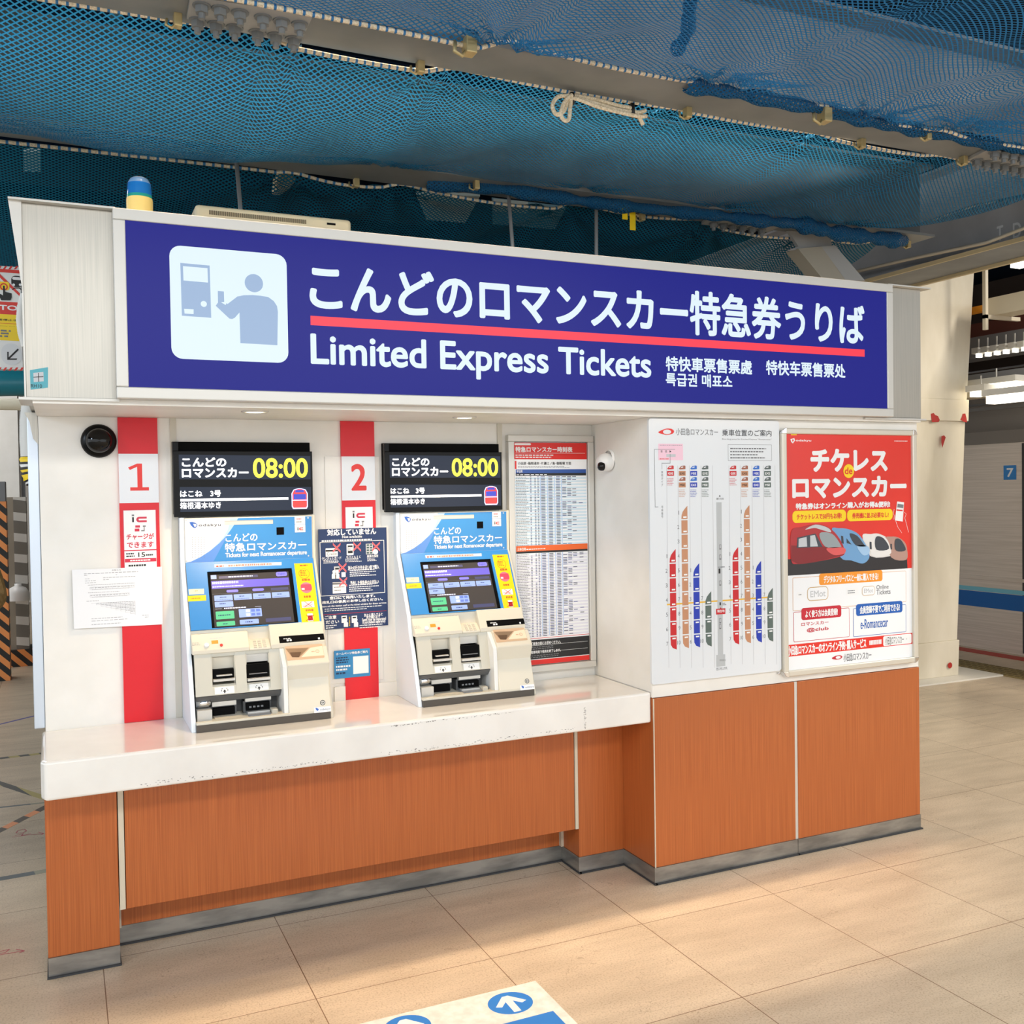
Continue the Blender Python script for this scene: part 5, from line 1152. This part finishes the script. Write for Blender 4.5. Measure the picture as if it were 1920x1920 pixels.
# hidden roof framing glimpsed through the nets
t = thing('roof_framing', (0, .3, 3.4), 'pale steel plates and struts glimpsed through the netting above', 'roof frame')
pale = M('pale_plate', (196, 206, 200), .6); blp = M('blue_grey_plate', (110, 150, 168), .6)
def hid(pts, z, mat, th=.02):
    b = MB(); b.xy([(onZ(x, y, z).x, onZ(x, y, z).y) for x, y in pts], z, z+th, mat); b.build('plate', t)
hid([(42, 76), (79, 86), (77, 128), (70, 150), (58, 150), (52, 140)], 3.5, pale); hid([(206, 16), (230, 20), (222, 165), (204, 140)], 3.5, blp); hid([(545, 100), (566, 92), (520, 210), (506, 212)], 3.6, blp)
hid([(500, 150), (560, 168), (548, 222), (532, 222)], 3.6, blp); hid([(556, 168), (640, 176), (615, 232), (600, 232)], 3.6, pale)
hid([(780, 365), (900, 368), (872, 418), (800, 412)], 3.5, pale); hid([(922, 376), (1060, 392), (1040, 430), (924, 420)], 3.5, blp); hid([(925, 378), (990, 384), (990, 400), (925, 396)], 3.45, pale)
hid([(44, 285), (76, 285), (76, 322), (44, 322)], 3.5, pale); hid([(930, 235), (1050, 250), (1010, 290), (950, 285)], 3.5, blp)
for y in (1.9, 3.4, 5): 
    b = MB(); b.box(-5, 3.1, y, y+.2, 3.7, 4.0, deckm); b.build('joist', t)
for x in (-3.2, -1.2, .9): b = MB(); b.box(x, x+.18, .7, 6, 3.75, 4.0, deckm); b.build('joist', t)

# ---- things standing on the booth roof
t = thing('beacon_light', onY(262, 385, .35), 'blue and cream rotating beacon on the booth roof above the sign', 'light')
c = onY(262, 388, .35); c.z = ZS1+.006; rr_ = abs(onY(287, 388, .35).x-onY(237, 388, .35).x)/2; zt = onY(262, 332, .35).z; zc = onY(262, 373, .35).z
MB().lathe([(rr_, 0), (rr_, zc-c.z-.008), (rr_*.97, zc-c.z)], M('beacon_cream', (236, 210, 130), .4), c, 'z', 32).build('base', t)
bd = M('beacon_blue', (30, 110, 190), .12, coat=.6); hh = zt-zc
MB().lathe([(rr_*.96, 0), (rr_*.955, hh*.14), (rr_*.90, hh*.66), (rr_*.7, hh*.88), (rr_*.4, hh*.97), (.0004, hh)], bd, Vector((c.x, c.y, zc)), 'z', 32, mats=[M('beacon_green', (40, 150, 140), .2), bd, M('beacon_pale', (110, 150, 196), .15), M('beacon_grey', (160, 176, 196), .3), MATS['beacon_grey']]).build('dome', t)  # dome turns paler, then grey, towards its top
Y = .55; A = onY(366, 386, Y); B2 = onY(659, 412, Y)
t = thing('air_conditioner', ((A.x+B2.x)/2, Y+.3, ZS1+.006), 'cream air conditioning unit lying on the booth roof behind the sign', 'air conditioner')
accream = M('ac_cream', (226, 212, 178), .45); za = onY(380, 383, Y).z
b = MB(); b.box(A.x, B2.x, Y, Y+.6, ZS1+.007, za, accream); b.build('casing', t, .015, 3)
b = MB(); 
gx0 = onY(392, 400, Y).x; gx1 = onY(575, 415, Y).x; zg = za-.020
for i in range(46): x = gx0+(gx1-gx0)*i/46; b.box(x, x+.006, Y-.002, Y+.004, zg-.016, zg, M('ac_slot', (120, 108, 84), .6))
b.build('vent_grille', t); b = MB(); q = onY(620, 425, Y); b.box(q.x-.015, q.x+.02, Y-.002, Y+.002, zg-.010, zg-.002, blackm); b.build('label_slot', t)
t = thing('wall_lamp', onY(530, 335, 1.6), 'beige tilted floodlight hanging behind the second beam', 'light')
slabpx(t, [(520, 322), (548, 318), (556, 338), (532, 356), (517, 352)], 1.6, .12, M('lamp_beige', (206, 184, 140), .5), 'lamp_housing', .01); b = MB(); b.tube([onY(548, 330, 1.66), onY(560, 345, 1.66)], .03, bk, 10); b.build('cable_sleeve', t)

# ================================================================ RIGHT SIDE
t = thing('clad_column', (4.33, 2.85, 0), 'cream clad column with red paint marks between the booth and the train', 'column')
colm = noisy(M('column_cream', (220, 212, 192), .5), (208, 199, 178), (228, 220, 202), (1, 1, .4), 3, 6)
yc = 2.56
def cxr(px, py): return onY(px, py, yc).x
def taper(z0, z1, l0, l1, r0, r1, y0, name, mat=colm):
    b = MB(); b.hexa([(l0, y0, z0), (r0, y0, z0), (r0, y0+.7, z0), (l0, y0+.7, z0)], [(l1, y0, z1), (r1, y0, z1), (r1, y0+.7, z1), (l1, y0+.7, z1)], mat); return b.build(name, t, .004)
zj = onY(1810, 790, yc).z; zj2 = onY(1810, 757, yc).z; zb2 = onY(1795, 1200, yc).z
taper(.012, zb2, 3.98, 3.99, cxr(1797, 1267), cxr(1799, 1200), yc-.0, 'lower_wrap'); taper(zb2, zj, 3.99, 3.95, cxr(1797, 1200), cxr(1812, 790), yc+.012, 'cladding')
taper(zj, zj+.18, 3.93, 3.93, cxr(1814, 790), cxr(1815, 757), yc-.012, 'cladding'); taper(zj+.18, 3.6, 3.95, 3.9, cxr(1813, 757), cxr(1829, 440), yc+.0, 'cladding')
b = MB(); b.box(3.8, 4.98, yc-.17, yc+.8, 0.0005, .012, M('base_cream', (228, 224, 214), .6)); b.build('base_slab', t)
s = Sheet((0, yc-.014, 0), crop=(1280, 440, 3)); rp = M('red_paint', (170, 40, 34), .6)
s.ppoly([(1396, 1008), (1412, 1003), (1420, 1014), (1436, 1020), (1446, 1042), (1440, 1054), (1402, 1054)], rp, 1); s.ppoly([(1562, 1040), (1570, 1026), (1574, 1008), (1590, 1006), (1596, 1030), (1600, 1056), (1580, 1052)], rp, 1)
s.ppoly([(1456, 1134), (1470, 1128), (1480, 1140), (1470, 1170), (1460, 1200), (1455, 1170)], rp, 1)
s.crop = (1280, 1200, 2.667); s.pell((1337, 127), 15, rp, 1); s.build('paint_marks', t)

XT = 6.0
t = thing('train', (XT+1.2, 8, -1.0), 'silver train carriage with blue stripe standing at the right platform', 'train')
trm = noisy(M('train_steel', (220, 208, 196), .36, .3), (214, 202, 188), (230, 218, 206), (1, 1, 60), 1.5, 3)
zr = onX(1870, 808, XT).z; zbm = .02
b = MB(); b.yz([(-6, -.7), (-6, zr), (24, zr), (24, -.7)], XT, XT+2.6, trm); b.build('body', t)
b = MB(); b.prism([(XT-.02, zr-.12), (XT-.02, zr), (XT+.3, zr+.42), (XT+2.6, zr+.5), (XT+2.6, zr-.12)], -6, 24, M('train_roof', (128, 122, 116), .5), lambda p, q: (p[0], q, p[1])); b.build('roof', t)
def band(pa, pb__, mat, name, d=.004):
    z0 = onX(1917, pb__, XT).z; z1 = onX(1917, pa, XT).z; b = MB(); b.box(XT-d, XT+.001, -6, 24, z0, z1, mat); b.build(name, t)
band(1108, 1116, M('train_light_blue', (120, 190, 210), .4), 'light_blue_stripe'); band(1117, 1147, M('train_blue', (20, 96, 170), .35), 'blue_stripe'); band(1086, 1092, trm, 'belt_rail', .02)
sh = Sheet((XT-.004, 0, 0), U=(0, -1, 0), V=(0, 0, 1), crop=(1680, 480, 2.342)); sh.prect((472, 920), (528, 982), blu, 1); sh.pb('7', (486, 932), (516, 970), wh, 2, .03); sh.build('car_number', t)
q = onX(1917, 1000, XT); b = MB(); b.box(XT-.003, XT+.002, q.y-.05, q.y, zbm, zr-.13, M('door_gap', (60, 58, 58), .5)); b.box(XT-.006, XT+.002, q.y-1.0, q.y-.05, zbm, zr-.25, trm); b.build('door', t)
b = MB(); b.box(5.74, 5.9, -8, 30, .0005, .004, M('edge_red', (190, 70, 60), .6)); tag(b.build('platform_edge_line'), 'dull red line along the platform edge beside the train', 'floor marking')
b = MB(); xa_ = onZ(1920, 1281, 0).x; xa_ = 4.98; b.box(xa_, xa_+.34, -8, 30, .0005, .005, M('tactile_ochre', (150, 132, 84), .6))
for i in range(2): pass
o = b.build('tactile_strip')
bb = MB()
for i in range(5):
    for j in range(60):
        x = xa_+.035+i*.067; y = 1.6+j*.067; bb.box(x, x+.022, y, y+.04, .005, .009, M('tactile_ochre_dark', (120, 104, 66), .6))
o2 = bb.build('raised_dots', o); o2['kind'] = 'stuff'
tag(o, 'ochre tactile paving strip on the floor in front of the train', 'tactile paving')

# structure over the right track: bars and lights running into the depth
def yb(px, pa, pb__, X, w_, mat, label, name='ceiling_rail', cat='rail', emit=None, y0=-4, y1=22, group='rails and ducts over the right track'):
    z1 = onX(px, pa, X).z; z0 = onX(px, pb__, X).z; b = MB(); b.box(X, X+w_, y0, y1, z0, z1, mat); o = b.build(name); tag(o, label, cat, group); return o
dkb = M('dark_brown_roof', (52, 38, 30), .8); mg = M('duct_grey', (120, 120, 122), .5); cr_ = M('duct_cream', (214, 204, 180), .5)
yb(1885, 596, 640, 5.3, .3, M('rust_brown_steel', (92, 46, 36), .7), 'rust brown beam high behind the column, right edge')
yb(1885, 622, 664, 5.2, .2, mg, 'dark grey beam below the rust brown one')
yb(1885, 694, 716, 5.0, .2, mg, 'grey beam just above the cream duct at right'); yb(1885, 715, 738, 5.02, .2, cr_, 'cream duct running along above the train')
q0 = onX(1822, 588, 4.9); q1 = onX(1886, 574, 4.9)
b = MB(); b.box(4.9, 4.98, q1.y, q0.y+1.5, q1.z-.0, q1.z+.05, M('orange_bar', (246, 160, 30), .5)); tag(b.build('orange_bar'), 'short orange yellow bar under the roof at right', 'rail')
q1 = onX(1920, 545, 4.7); q2 = onX(1848, 560, 4.7); zq = onX(1920, 580, 4.7).z
t = thing('cable_duct', (4.8, q1.y, zq), 'beige cable duct with bracket near the right edge', 'duct'); b = MB(); b.box(4.7, 4.9, q1.y-2, q2.y, zq, q1.z, cr_); b.build('duct_body', t); b = MB(); 
q3 = onX(1856, 520, 4.65); b.box(4.6, 4.63, q3.y, q3.y+.03, zq-.12, 4.2, stripm); b.box(4.6, 5.0, q3.y, q3.y+.03, zq-.03, zq, stripm); b.build('hanger', t)
EL = M('tube_light_emit', (255, 246, 226), .4, emit=4)
def lamp(px0, py0, px1, py1, X, h, label, w_=.10):
    a = onX(px0, py0, X); c = onX(px1, py1, X); z = (a.z+c.z)/2
    t = thing('tube_light', (X, (a.y+c.y)/2, z), label, 'light', 'tube lights over the right track'); b = MB(); b.box(X-.03, X+w_+.03, c.y, a.y, z+h, z+h+.05, alum); b.box(X+w_/2-.004, X+w_/2+.004, (a.y+c.y)/2, (a.y+c.y)/2+.008, z+h+.05, (4.35 if X < 4.3 else z+h+.13), alum); b.build('fitting', t); b = MB(); b.box(X, X+w_, c.y+.02, a.y-.02, z, z+h, EL); b.build('tube', t)
lamp(1890, 502, 1990, 480, 4.2, .05, 'bright tube light at right edge beside the cable duct')
lamp(1817, 731, 1908, 726, 4.9, .04, 'long tube light just below the cream duct'); lamp(1815, 744, 1850, 741, 4.72, .04, 'short tube light below the long one'); lamp(1845, 757, 1990, 744, 4.54, .06, 'wide bright tube light just above the train roof')
for i in range(6): lamp(1826+17*i, 671-2.4*i, 1838+17*i, 669-2.4*i, 5.08, .03, ['small tube light %s in the row under the grey beam' % w__ for w__ in ('first from the column', 'second from the column', 'third from the column', 'fourth from the column', 'fifth from the column', 'farthest from the column')][i], .05)
for i, (pa, pb__) in enumerate(((760, 766), (752, 756), (688, 691))): yb(1885, pa, pb__, 5.6+.05*i, .04, mg, ['thin grey conduit just above the train roof', 'thin grey conduit above the lowest one', 'thin grey conduit between the row of small lights and the grey beam'][i], 'conduit', 'conduit')

# ================================================================ FLOOR MARKINGS
s = Sheet((0, 0, .0006), U=(1, 0, 0), V=(0, 1, 0)); matw = noisy(M('mat_white', (238, 234, 226), .5), (226, 222, 212), (244, 240, 232), (1, 1, 1), 30, 6)
bu = M('mat_blue', (40, 130, 214), .45)
xr = -.782; yt_ = -.4945; s.rect(-1.75, -1.25, xr, yt_, matw, 1)
def arrow(cx_, cy_):
    s.ell((cx_, cy_), .072, .066, bu, 2, 40)
    a = math.radians(0); P = [(-.045, .012), (-.032, .026), (-.011, .012), (-.011, -.052), (.011, -.052), (.011, .012), (.032, .026), (.045, .012), (.0, -.0)]
    P = [(-.048, .004), (-.036, .018), (-.013, -.002), (-.013, -.056), (.013, -.056), (.013, -.002), (.036, .018), (.048, .004), (.010, .040), (-.010, .040)]
    P = [(-.052, -.006), (-.010, .044), (.010, .044), (.052, -.006), (.034, -.014), (.012, .010), (.012, -.056), (-.012, -.056), (-.012, .010), (-.034, -.014)]
    s.poly([(cx_+x, cy_+y) for x, y in P], wh, 3)
c = onZ(957, 1881, 0); arrow(c.x, c.y); c2 = onZ(764, 1926, 0); arrow(c2.x, c2.y)
q = onZ(1037, 1896, 0); s.rect(q.x-.5, -1.2, q.x, q.y, bu, 2)
o = s.build('floor_sticker', origin=(-1.2, -.8, 0)); o.modifiers.new('solid', 'SOLIDIFY').thickness = .0005
tag(o, 'white queue sticker with blue arrow circles stuck on the floor tiles in front', 'floor marking')
hz = stripes('hazard_yellow', (176, 160, 96), (54, 58, 56), .115, (1, .35, 0)); hzo = stripes('hazard_orange', (236, 150, 96), (74, 62, 50), .16, (.8, .6, 0)); hzf = stripes('hazard_faded', (150, 148, 130), (92, 100, 104), .3, (1, .2, 0))
def tape(a, b_, hw, mat, label):
    p, q = onZ(*a, 0), onZ(*b_, 0); d = (q-p).normalized(); n = Vector((-d.y, d.x, 0))*hw; q += d*.6 if label[0] != '~' else d*0; p -= d*.5
    m_ = MB(); m_.hexa([p-n, q-n, q+n, p+n], [v+Vector((0, 0, .0008)) for v in (p-n, q-n, q+n, p+n)], mat); o = m_.build('floor_tape'); tag(o, label, 'tape', 'strips of tape on the floor at left')
tape((0, 1422), (76, 1413), .022, hz, 'worn yellow and black tape on the floor, farthest of the striped ones')
tape((0, 1469), (74, 1493), .022, hz, 'yellow and black tape slanting down towards the counter')
tape((0, 1514), (74, 1506), .010, hzf, 'thin faded dark tape below the slanting yellow one')
tape((0, 1557), (74, 1519), .022, hzo, 'orange and black tape slanting up towards the counter')
tape((0, 1648), (80, 1634), .022, hzf, 'faded grey tape nearest the viewer at left')
tape((0, 1358), (74, 1340), .012, M('tape_blue', (74, 78, 160), .5), 'thin blue tape on the floor beside the booth wall')
q = onZ(8, 1236, 0); b = MB(); b.box(q.x-.15, onZ(23, 1220, 0).x, q.y, onZ(23, 1218, 0).y, .0003, .0015, MATS['tape_blue']); tag(b.build('floor_tape'), 'short blue tape patch beside the person in the tan coat', 'tape', 'strips of tape on the floor at left')
s = Sheet((0, 0, .0004), U=(1, 0, 0), V=(0, 1, 0)); ck = M('red_chalk', (196, 96, 110), .7)
def scr(pts, s=s, hw=.0022):
    for a, b_ in zip(pts, pts[1:]):
        p, q = s.p(*a), s.p(*b_); d = Vector((q[0]-p[0], q[1]-p[1])); d.normalize(); n = (-d.y*hw, d.x*hw); s.poly([(p[0]-n[0], p[1]-n[1]), (q[0]-n[0], q[1]-n[1]), (q[0]+n[0], q[1]+n[1]), (p[0]+n[0], p[1]+n[1])], ck, 1)
scr([(30, 1562), (34, 1557), (46, 1555), (50, 1558), (42, 1562), (30, 1562)]); scr([(22, 1570), (50, 1566), (82, 1563)]); scr([(28, 1567), (44, 1563), (40, 1567), (58, 1563)]); scr([(72, 1560), (82, 1563), (76, 1566)])
scr([(-10, 1792), (44, 1783)]); scr([(0, 1784), (18, 1780), (10, 1786), (0, 1788)]); scr([(30, 1780), (46, 1783), (36, 1787)])
o = s.build('chalk_marks', origin=(-2.6, .6, 0)); tag(o, 'red chalk scribbles on the floor tiles left of the booth', 'floor marking'); o['kind'] = 'stuff'

# ================================================================ LEFT BACKGROUND
Y = 2.0
t = thing('emergency_sign', onY(0, 690, Y), 'emergency stop sign with red, yellow and white fields at the left edge', 'sign')
a = onY(-60, 494, Y); c = onY(43, 693, Y); b = MB(); b.box(a.x, c.x, Y, Y+.05, c.z, a.z, whiteb); b.build('board', t)
s = Sheet((0, Y-.001, 0), crop=(0, 480, 3.84)); s.STEP = .0006
zebra = M('zebra_red', (222, 60, 50), .5)
U1 = c.x-.004; U0 = a.x+.004
def hb(y0, y1, mat, l=1, xa_=None): v1 = s.p(80, y0)[1]; v0 = s.p(80, y1)[1]; s.rect(U0, v0, U1, v1, mat, l)
hb(98, 122, zebra)
for yy in (72, 802):
    for i in range(-6, 5): s.ppoly([(20+i*40, yy+24), (36+i*40, yy+24), (52+i*40, yy), (36+i*40, yy)], zebra, 1)
s.ppoly([(-60, 100), (-30, 100), (164, 290), (164, 312)], zebra, 2)
s.prr((-30, 182), (68, 248), .01, yel, 3); s.pell((28, 222), 26, redt, 4); s.pell((28, 222), 17, yel, 5)
s.ppoly([(22, 215), (34, 215), (38, 258), (84, 270), (84, 300), (76, 320), (10, 320), (-10, 285), (0, 272), (22, 285)], bk, 6)
s.prr((80, 140), (162, 228), .02, bk, 3); s.prr((88, 150), (156, 176), .01, wh, 4); s.pell((98, 208), 9, wh, 4); s.pell((146, 208), 9, wh, 4); s.ppoly([(84, 245), (100, 228), (142, 228), (160, 245), (150, 245), (138, 234), (104, 234), (94, 245)], bk, 3)
hb(332, 422, zebra, 1); s.pb('STOP', (-50, 348), (178, 398), wh, 3, .05)
hb(422, 610, yel, 1); s.pb('非常停止ボタン', (-50, 448), (196, 476), bk, 3, .02); s.pb('Emergency Stop Button', (-60, 498), (190, 514), bk, 3)
hb(486, 489, redt, 2); s.plines((-50, 524), (88, 590), 3, gy, 3, dash=.03, fill=.6)
s.prr((6, 626), (158, 790), .08, M('arrow_pad', (226, 228, 230), .5), 1)
s.ppoly([(52, 690), (62, 690), (62, 730), (128, 666), (136, 676), (72, 738), (124, 738), (120, 748), (52, 748)], bk, 3)
s.build('sign_face', t)
A = onY(-80, 720, 3.9); B2 = onY(44, 718, 3.9)
b = MB(); b.tube([A, A.lerp(B2, .5), B2, B2+Vector((2, 0, 0))], .085, M('teal_sheet', (30, 120, 136), .35), 16); tag(b.build('teal_roll'), 'teal covered pipe under the emergency sign', 'pipe')
b = MB(); A = onY(-80, 757, 5.0); B2 = onY(44, 755, 5.0); b.tube([A, B2+Vector((1.5, 0, 0))], .045, cr_, 14); tag(b.build('cream_pipe'), 'cream horizontal pipe below the teal one', 'pipe')
Y = 8.0
t = thing('white_column', onY(0, 930, Y), 'white square column at the far left behind the hazard striped posts', 'column')
c_ = onY(36, 900, Y).x; b = MB(); b.box(c_-.6, c_, Y, Y+.5, 0, 3.9, white); b.build('shaft', t)
b = MB(); b.box(c_+.02, c_+.05, Y+.1, Y+.2, .3, 3.9, gy); b.build('dark_gap_strip', t)  # grey strip put in for the dark gap right of the column
# hazard posts
Y = 6.4; sc_ = lambda x, y: onY(x, y, Y)
hs = stripes('post_orange_black', (240, 150, 80), (26, 24, 22), .13, (1, 0, 1)); hg = stripes('post_grey_white', (214, 212, 206), (120, 116, 108), .20, (.15, 0, 1), duty=.4)
c0_ = onY(6, 1060, Y); zz = onY(6, 940, Y).z; zt_ = onY(6, 903, Y).z; hw_ = abs(onY(13, 1000, Y).x-onY(-8, 1000, Y).x)
t = thing('hazard_post', (c0_.x, Y, 0), 'orange and black striped post with grey top at the left edge', 'post')
xx1 = onY(12.5, 1000, Y).x; b = MB(); b.box(xx1-.22, xx1, Y, Y+.22, 0, zz, hs); b.build('post', t); b = MB(); b.box(xx1-.24, xx1-.004, Y-.01, Y+.23, zz, zt_, mg); b.build('cap', t)
Y = 7.2; xl_ = onY(14, 1000, Y).x; xr_ = onY(52, 1000, Y).x; zt_ = onY(30, 932, Y).z
t = thing('wrapped_bollard', ((xl_+xr_)/2, Y, 0), 'grey post with white bands wrapped in clear plastic beside the striped post', 'post')
b = MB(); b.box(xl_, xr_-.12, Y+.02, Y+.3, .0, zt_, M('wrapped_brown', (150, 140, 124), .4)); b.build('post', t)
b = MB(); b.box(xr_-.12, xr_-.01, Y, Y+.28, .0, zt_, hg); b.build('striped_face', t)
b = MB(); b.box(xl_-.2, xr_+.02, Y-.04, Y+.34, 0, .16, hs); b.build('base', t)
cc = onY(34, 1112, Y-.1); b = MB(); b.lathe([(.10, -.07), (.10, 0), (.07, .05), (.03, .07), (.03, .09), (.0005, .09)], whiteb, cc, 'z', 20); b.build('weight', t)
# corrugated hose on the booth's left flank
def hose(pts, r, label, mats, n=70, name='corrugated_hose'):
    P = []; Vp = [onY(x, y, 1.35) for x, y in pts]
    for i in range(len(Vp)-1):
        k = max(2, int(n/(len(Vp)-1)))
        for j in range(k): P.append(Vp[i].lerp(Vp[i+1], j/k))
    P.append(Vp[-1]); rad = [r*(1 if i % 2 else .86) for i in range(len(P))]
    b = MB(); b.tube(P, r, mats[0], 12, radii=rad, mats=mats); o = b.build(name); tag(o, label, 'hose'); return o
hw2 = M('hose_white', (226, 226, 222), .5)
hose([(46, 552), (40, 575), (38, 600), (41, 625), (48, 650)], .018, 'white corrugated hose behind the left end of the steel header', [hw2])
hose([(50, 650), (52, 700), (56, 748)], .012, 'smooth white conduit joining the corrugated hose behind the header', [hw2], 6, 'conduit')
hose([(53, 762), (50, 790), (50, 825), (52, 856)], .030, 'white corrugated hose beside the left corner post, above the striped wrap', [hw2])
ym, km = yel, bk
hose([(52, 857), (53, 875), (57, 893), (64, 906)], .034, 'hose end wrapped in yellow and black tape at the left corner post', [ym, ym, km, whiteb, km, ym, km], 14)
b = MB(); c = onY(47, 885, 2.2); b.tube([Vector((onY(40, 866, 9).x, 9, 4.3)), Vector((onY(40, 866, 9).x, 9, 0))], .012, mg, 8); tag(b.build('thin_pipe'), 'thin vertical grey pipe left of the taped hose', 'pipe')

# ---- person in the tan coat at the left edge (mostly outside the frame)
def skinmesh(name, verts, edges, radii, mat, parent=None, root=0, sub=2):
    me = bpy.data.meshes.new(name); org = worldloc(parent) if parent else Vector((0, 0, 0))
    me.from_pydata([tuple(Vector(v)) for v in verts], edges, []); me.materials.append(mat)
    o = bpy.data.objects.new(name, me); COL.objects.link(o); 
    if parent: o.parent = parent
    o.modifiers.new('skin', 'SKIN'); 
    if not me.skin_vertices: me.skin_vertices  # layer appears with the modifier
    try: lay = me.skin_vertices[0]
    except Exception:
        bm = bmesh.new(); bm.from_mesh(me); L_ = bm.verts.layers.skin.verify(); bm.to_mesh(me); bm.free(); lay = me.skin_vertices[0]
    for i, r in enumerate(radii):
        rr2 = r if isinstance(r, tuple) else (r, r); lay.data[i].radius = rr2; lay.data[i].use_root = (i == root)
    sb = o.modifiers.new('sub', 'SUBSURF'); sb.levels = sub; sb.render_levels = sub
    for p in me.polygons: p.use_smooth = True
    return o
PY = 1.75; pc = onY(-36, 1100, PY); px_ = pc.x
px_ -= .20
t = thing('person', (px_, PY, 0), 'person in a tan coat with bent arm, cut off at the left edge', 'person')
trou = M('trousers_dark', (52, 54, 62), .8); coat = noisy(M('tan_coat', (150, 120, 74), .8), (140, 110, 66), (162, 132, 86), (1, 1, 1), 40, 5)
V = [(0, 0, .92), (0, 0, 1.12), (0, 0, 1.34), (0, 0, 1.44), (0, -.01, 1.50), (0, -.02, 1.58), (0, -.02, 1.66),
     (.09, 0, .86), (.10, -.01, .48), (.10, .01, .09), (.11, -.14, .04), (-.09, 0, .86), (-.10, .02, .48), (-.10, .04, .09), (-.11, -.11, .04),
     (.17, 0, 1.40), (.235, .03, 1.13), (.13, -.19, 1.16), (.10, -.25, 1.18), (-.17, 0, 1.40), (-.23, .03, 1.13), (-.20, -.04, .90), (-.20, -.06, .82)]
Ed = [(0, 1), (1, 2), (2, 3), (3, 4), (4, 5), (5, 6), (0, 7), (7, 8), (8, 9), (9, 10), (0, 11), (11, 12), (12, 13), (13, 14), (2, 15), (15, 16), (16, 17), (17, 18), (2, 19), (19, 20), (20, 21), (21, 22)]
Rd = [(.14, .10), (.13, .09), (.15, .10), .06, .05, .085, .07, .085, .058, .042, .035, .085, .058, .042, .035, .055, .042, .032, .03, .055, .042, .032, .03]
body = skinmesh('body', V, Ed, Rd, skin, t)
cv = [(0, 0, .64), (0, 0, .95), (0, 0, 1.12), (0, 0, 1.34), (0, 0, 1.42), (.18, 0, 1.39), (.255, .035, 1.12), (.15, -.16, 1.16), (-.18, 0, 1.39), (-.245, .035, 1.12), (-.21, -.04, .92)]
ce = [(0, 1), (1, 2), (2, 3), (3, 4), (3, 5), (5, 6), (6, 7), (3, 8), (8, 9), (9, 10)]
skinmesh('coat', cv, ce, [(.21, .17), (.19, .15), (.165, .13), (.18, .125), .09, .082, .075, .058, .082, .07, .055], coat, t, 2)
skinmesh('trousers', [(0, 0, .90), (.09, 0, .86), (.10, -.01, .48), (.10, .01, .10), (-.09, 0, .86), (-.10, .02, .48), (-.10, .04, .10)], [(0, 1), (1, 2), (2, 3), (0, 4), (4, 5), (5, 6)], [(.15, .12), .10, .075, .06, .10, .075, .06], trou, t)
skinmesh('hair', [(0, .0, 1.60), (0, .0, 1.69)], [(0, 1)], [.095, .075], M('hair_black', (26, 22, 20), .6), t)
for sg in (1, -1): skinmesh('shoe', [(sg*.10, .03, .045), (sg*.11, -.15, .035)], [(0, 1)], [.05, .042], bk, t)
hb_ = (.10, -.25, 1.18)
for side, base, d in ((1, Vector((.10, -.25, 1.18)), Vector((-.5, -.85, .1))), (-1, Vector((-.20, -.06, .82)), Vector((0, -.15, -1)))):
    d.normalize(); lat = d.cross(Vector((0, 0, 1)) if side == 1 else Vector((0, 1, 0))).normalized(); nrm = lat.cross(d)
    verts = [base, base+d*.07]; ed = [(0, 1)]; rad = [.026, (.034, .016)]
    for i, (off, ln_) in enumerate(((-.027, .066), (-.009, .075), (.009, .07), (.026, .055))):
        k = len(verts); p0 = base+d*.085+lat*off; verts += [p0, p0+d*ln_*.5+nrm*.004, p0+d*ln_*.9+nrm*.02]; ed += [(1, k), (k, k+1), (k+1, k+2)]; rad += [.0105, .0095, .008]
    k = len(verts); verts += [base+d*.03-lat*.035+nrm*.01, base+d*.06-lat*.055+nrm*.015]; ed += [(0, k), (k, k+1)]; rad += [.012, .010]
    skinmesh('hand', verts, ed, rad, skin, t)
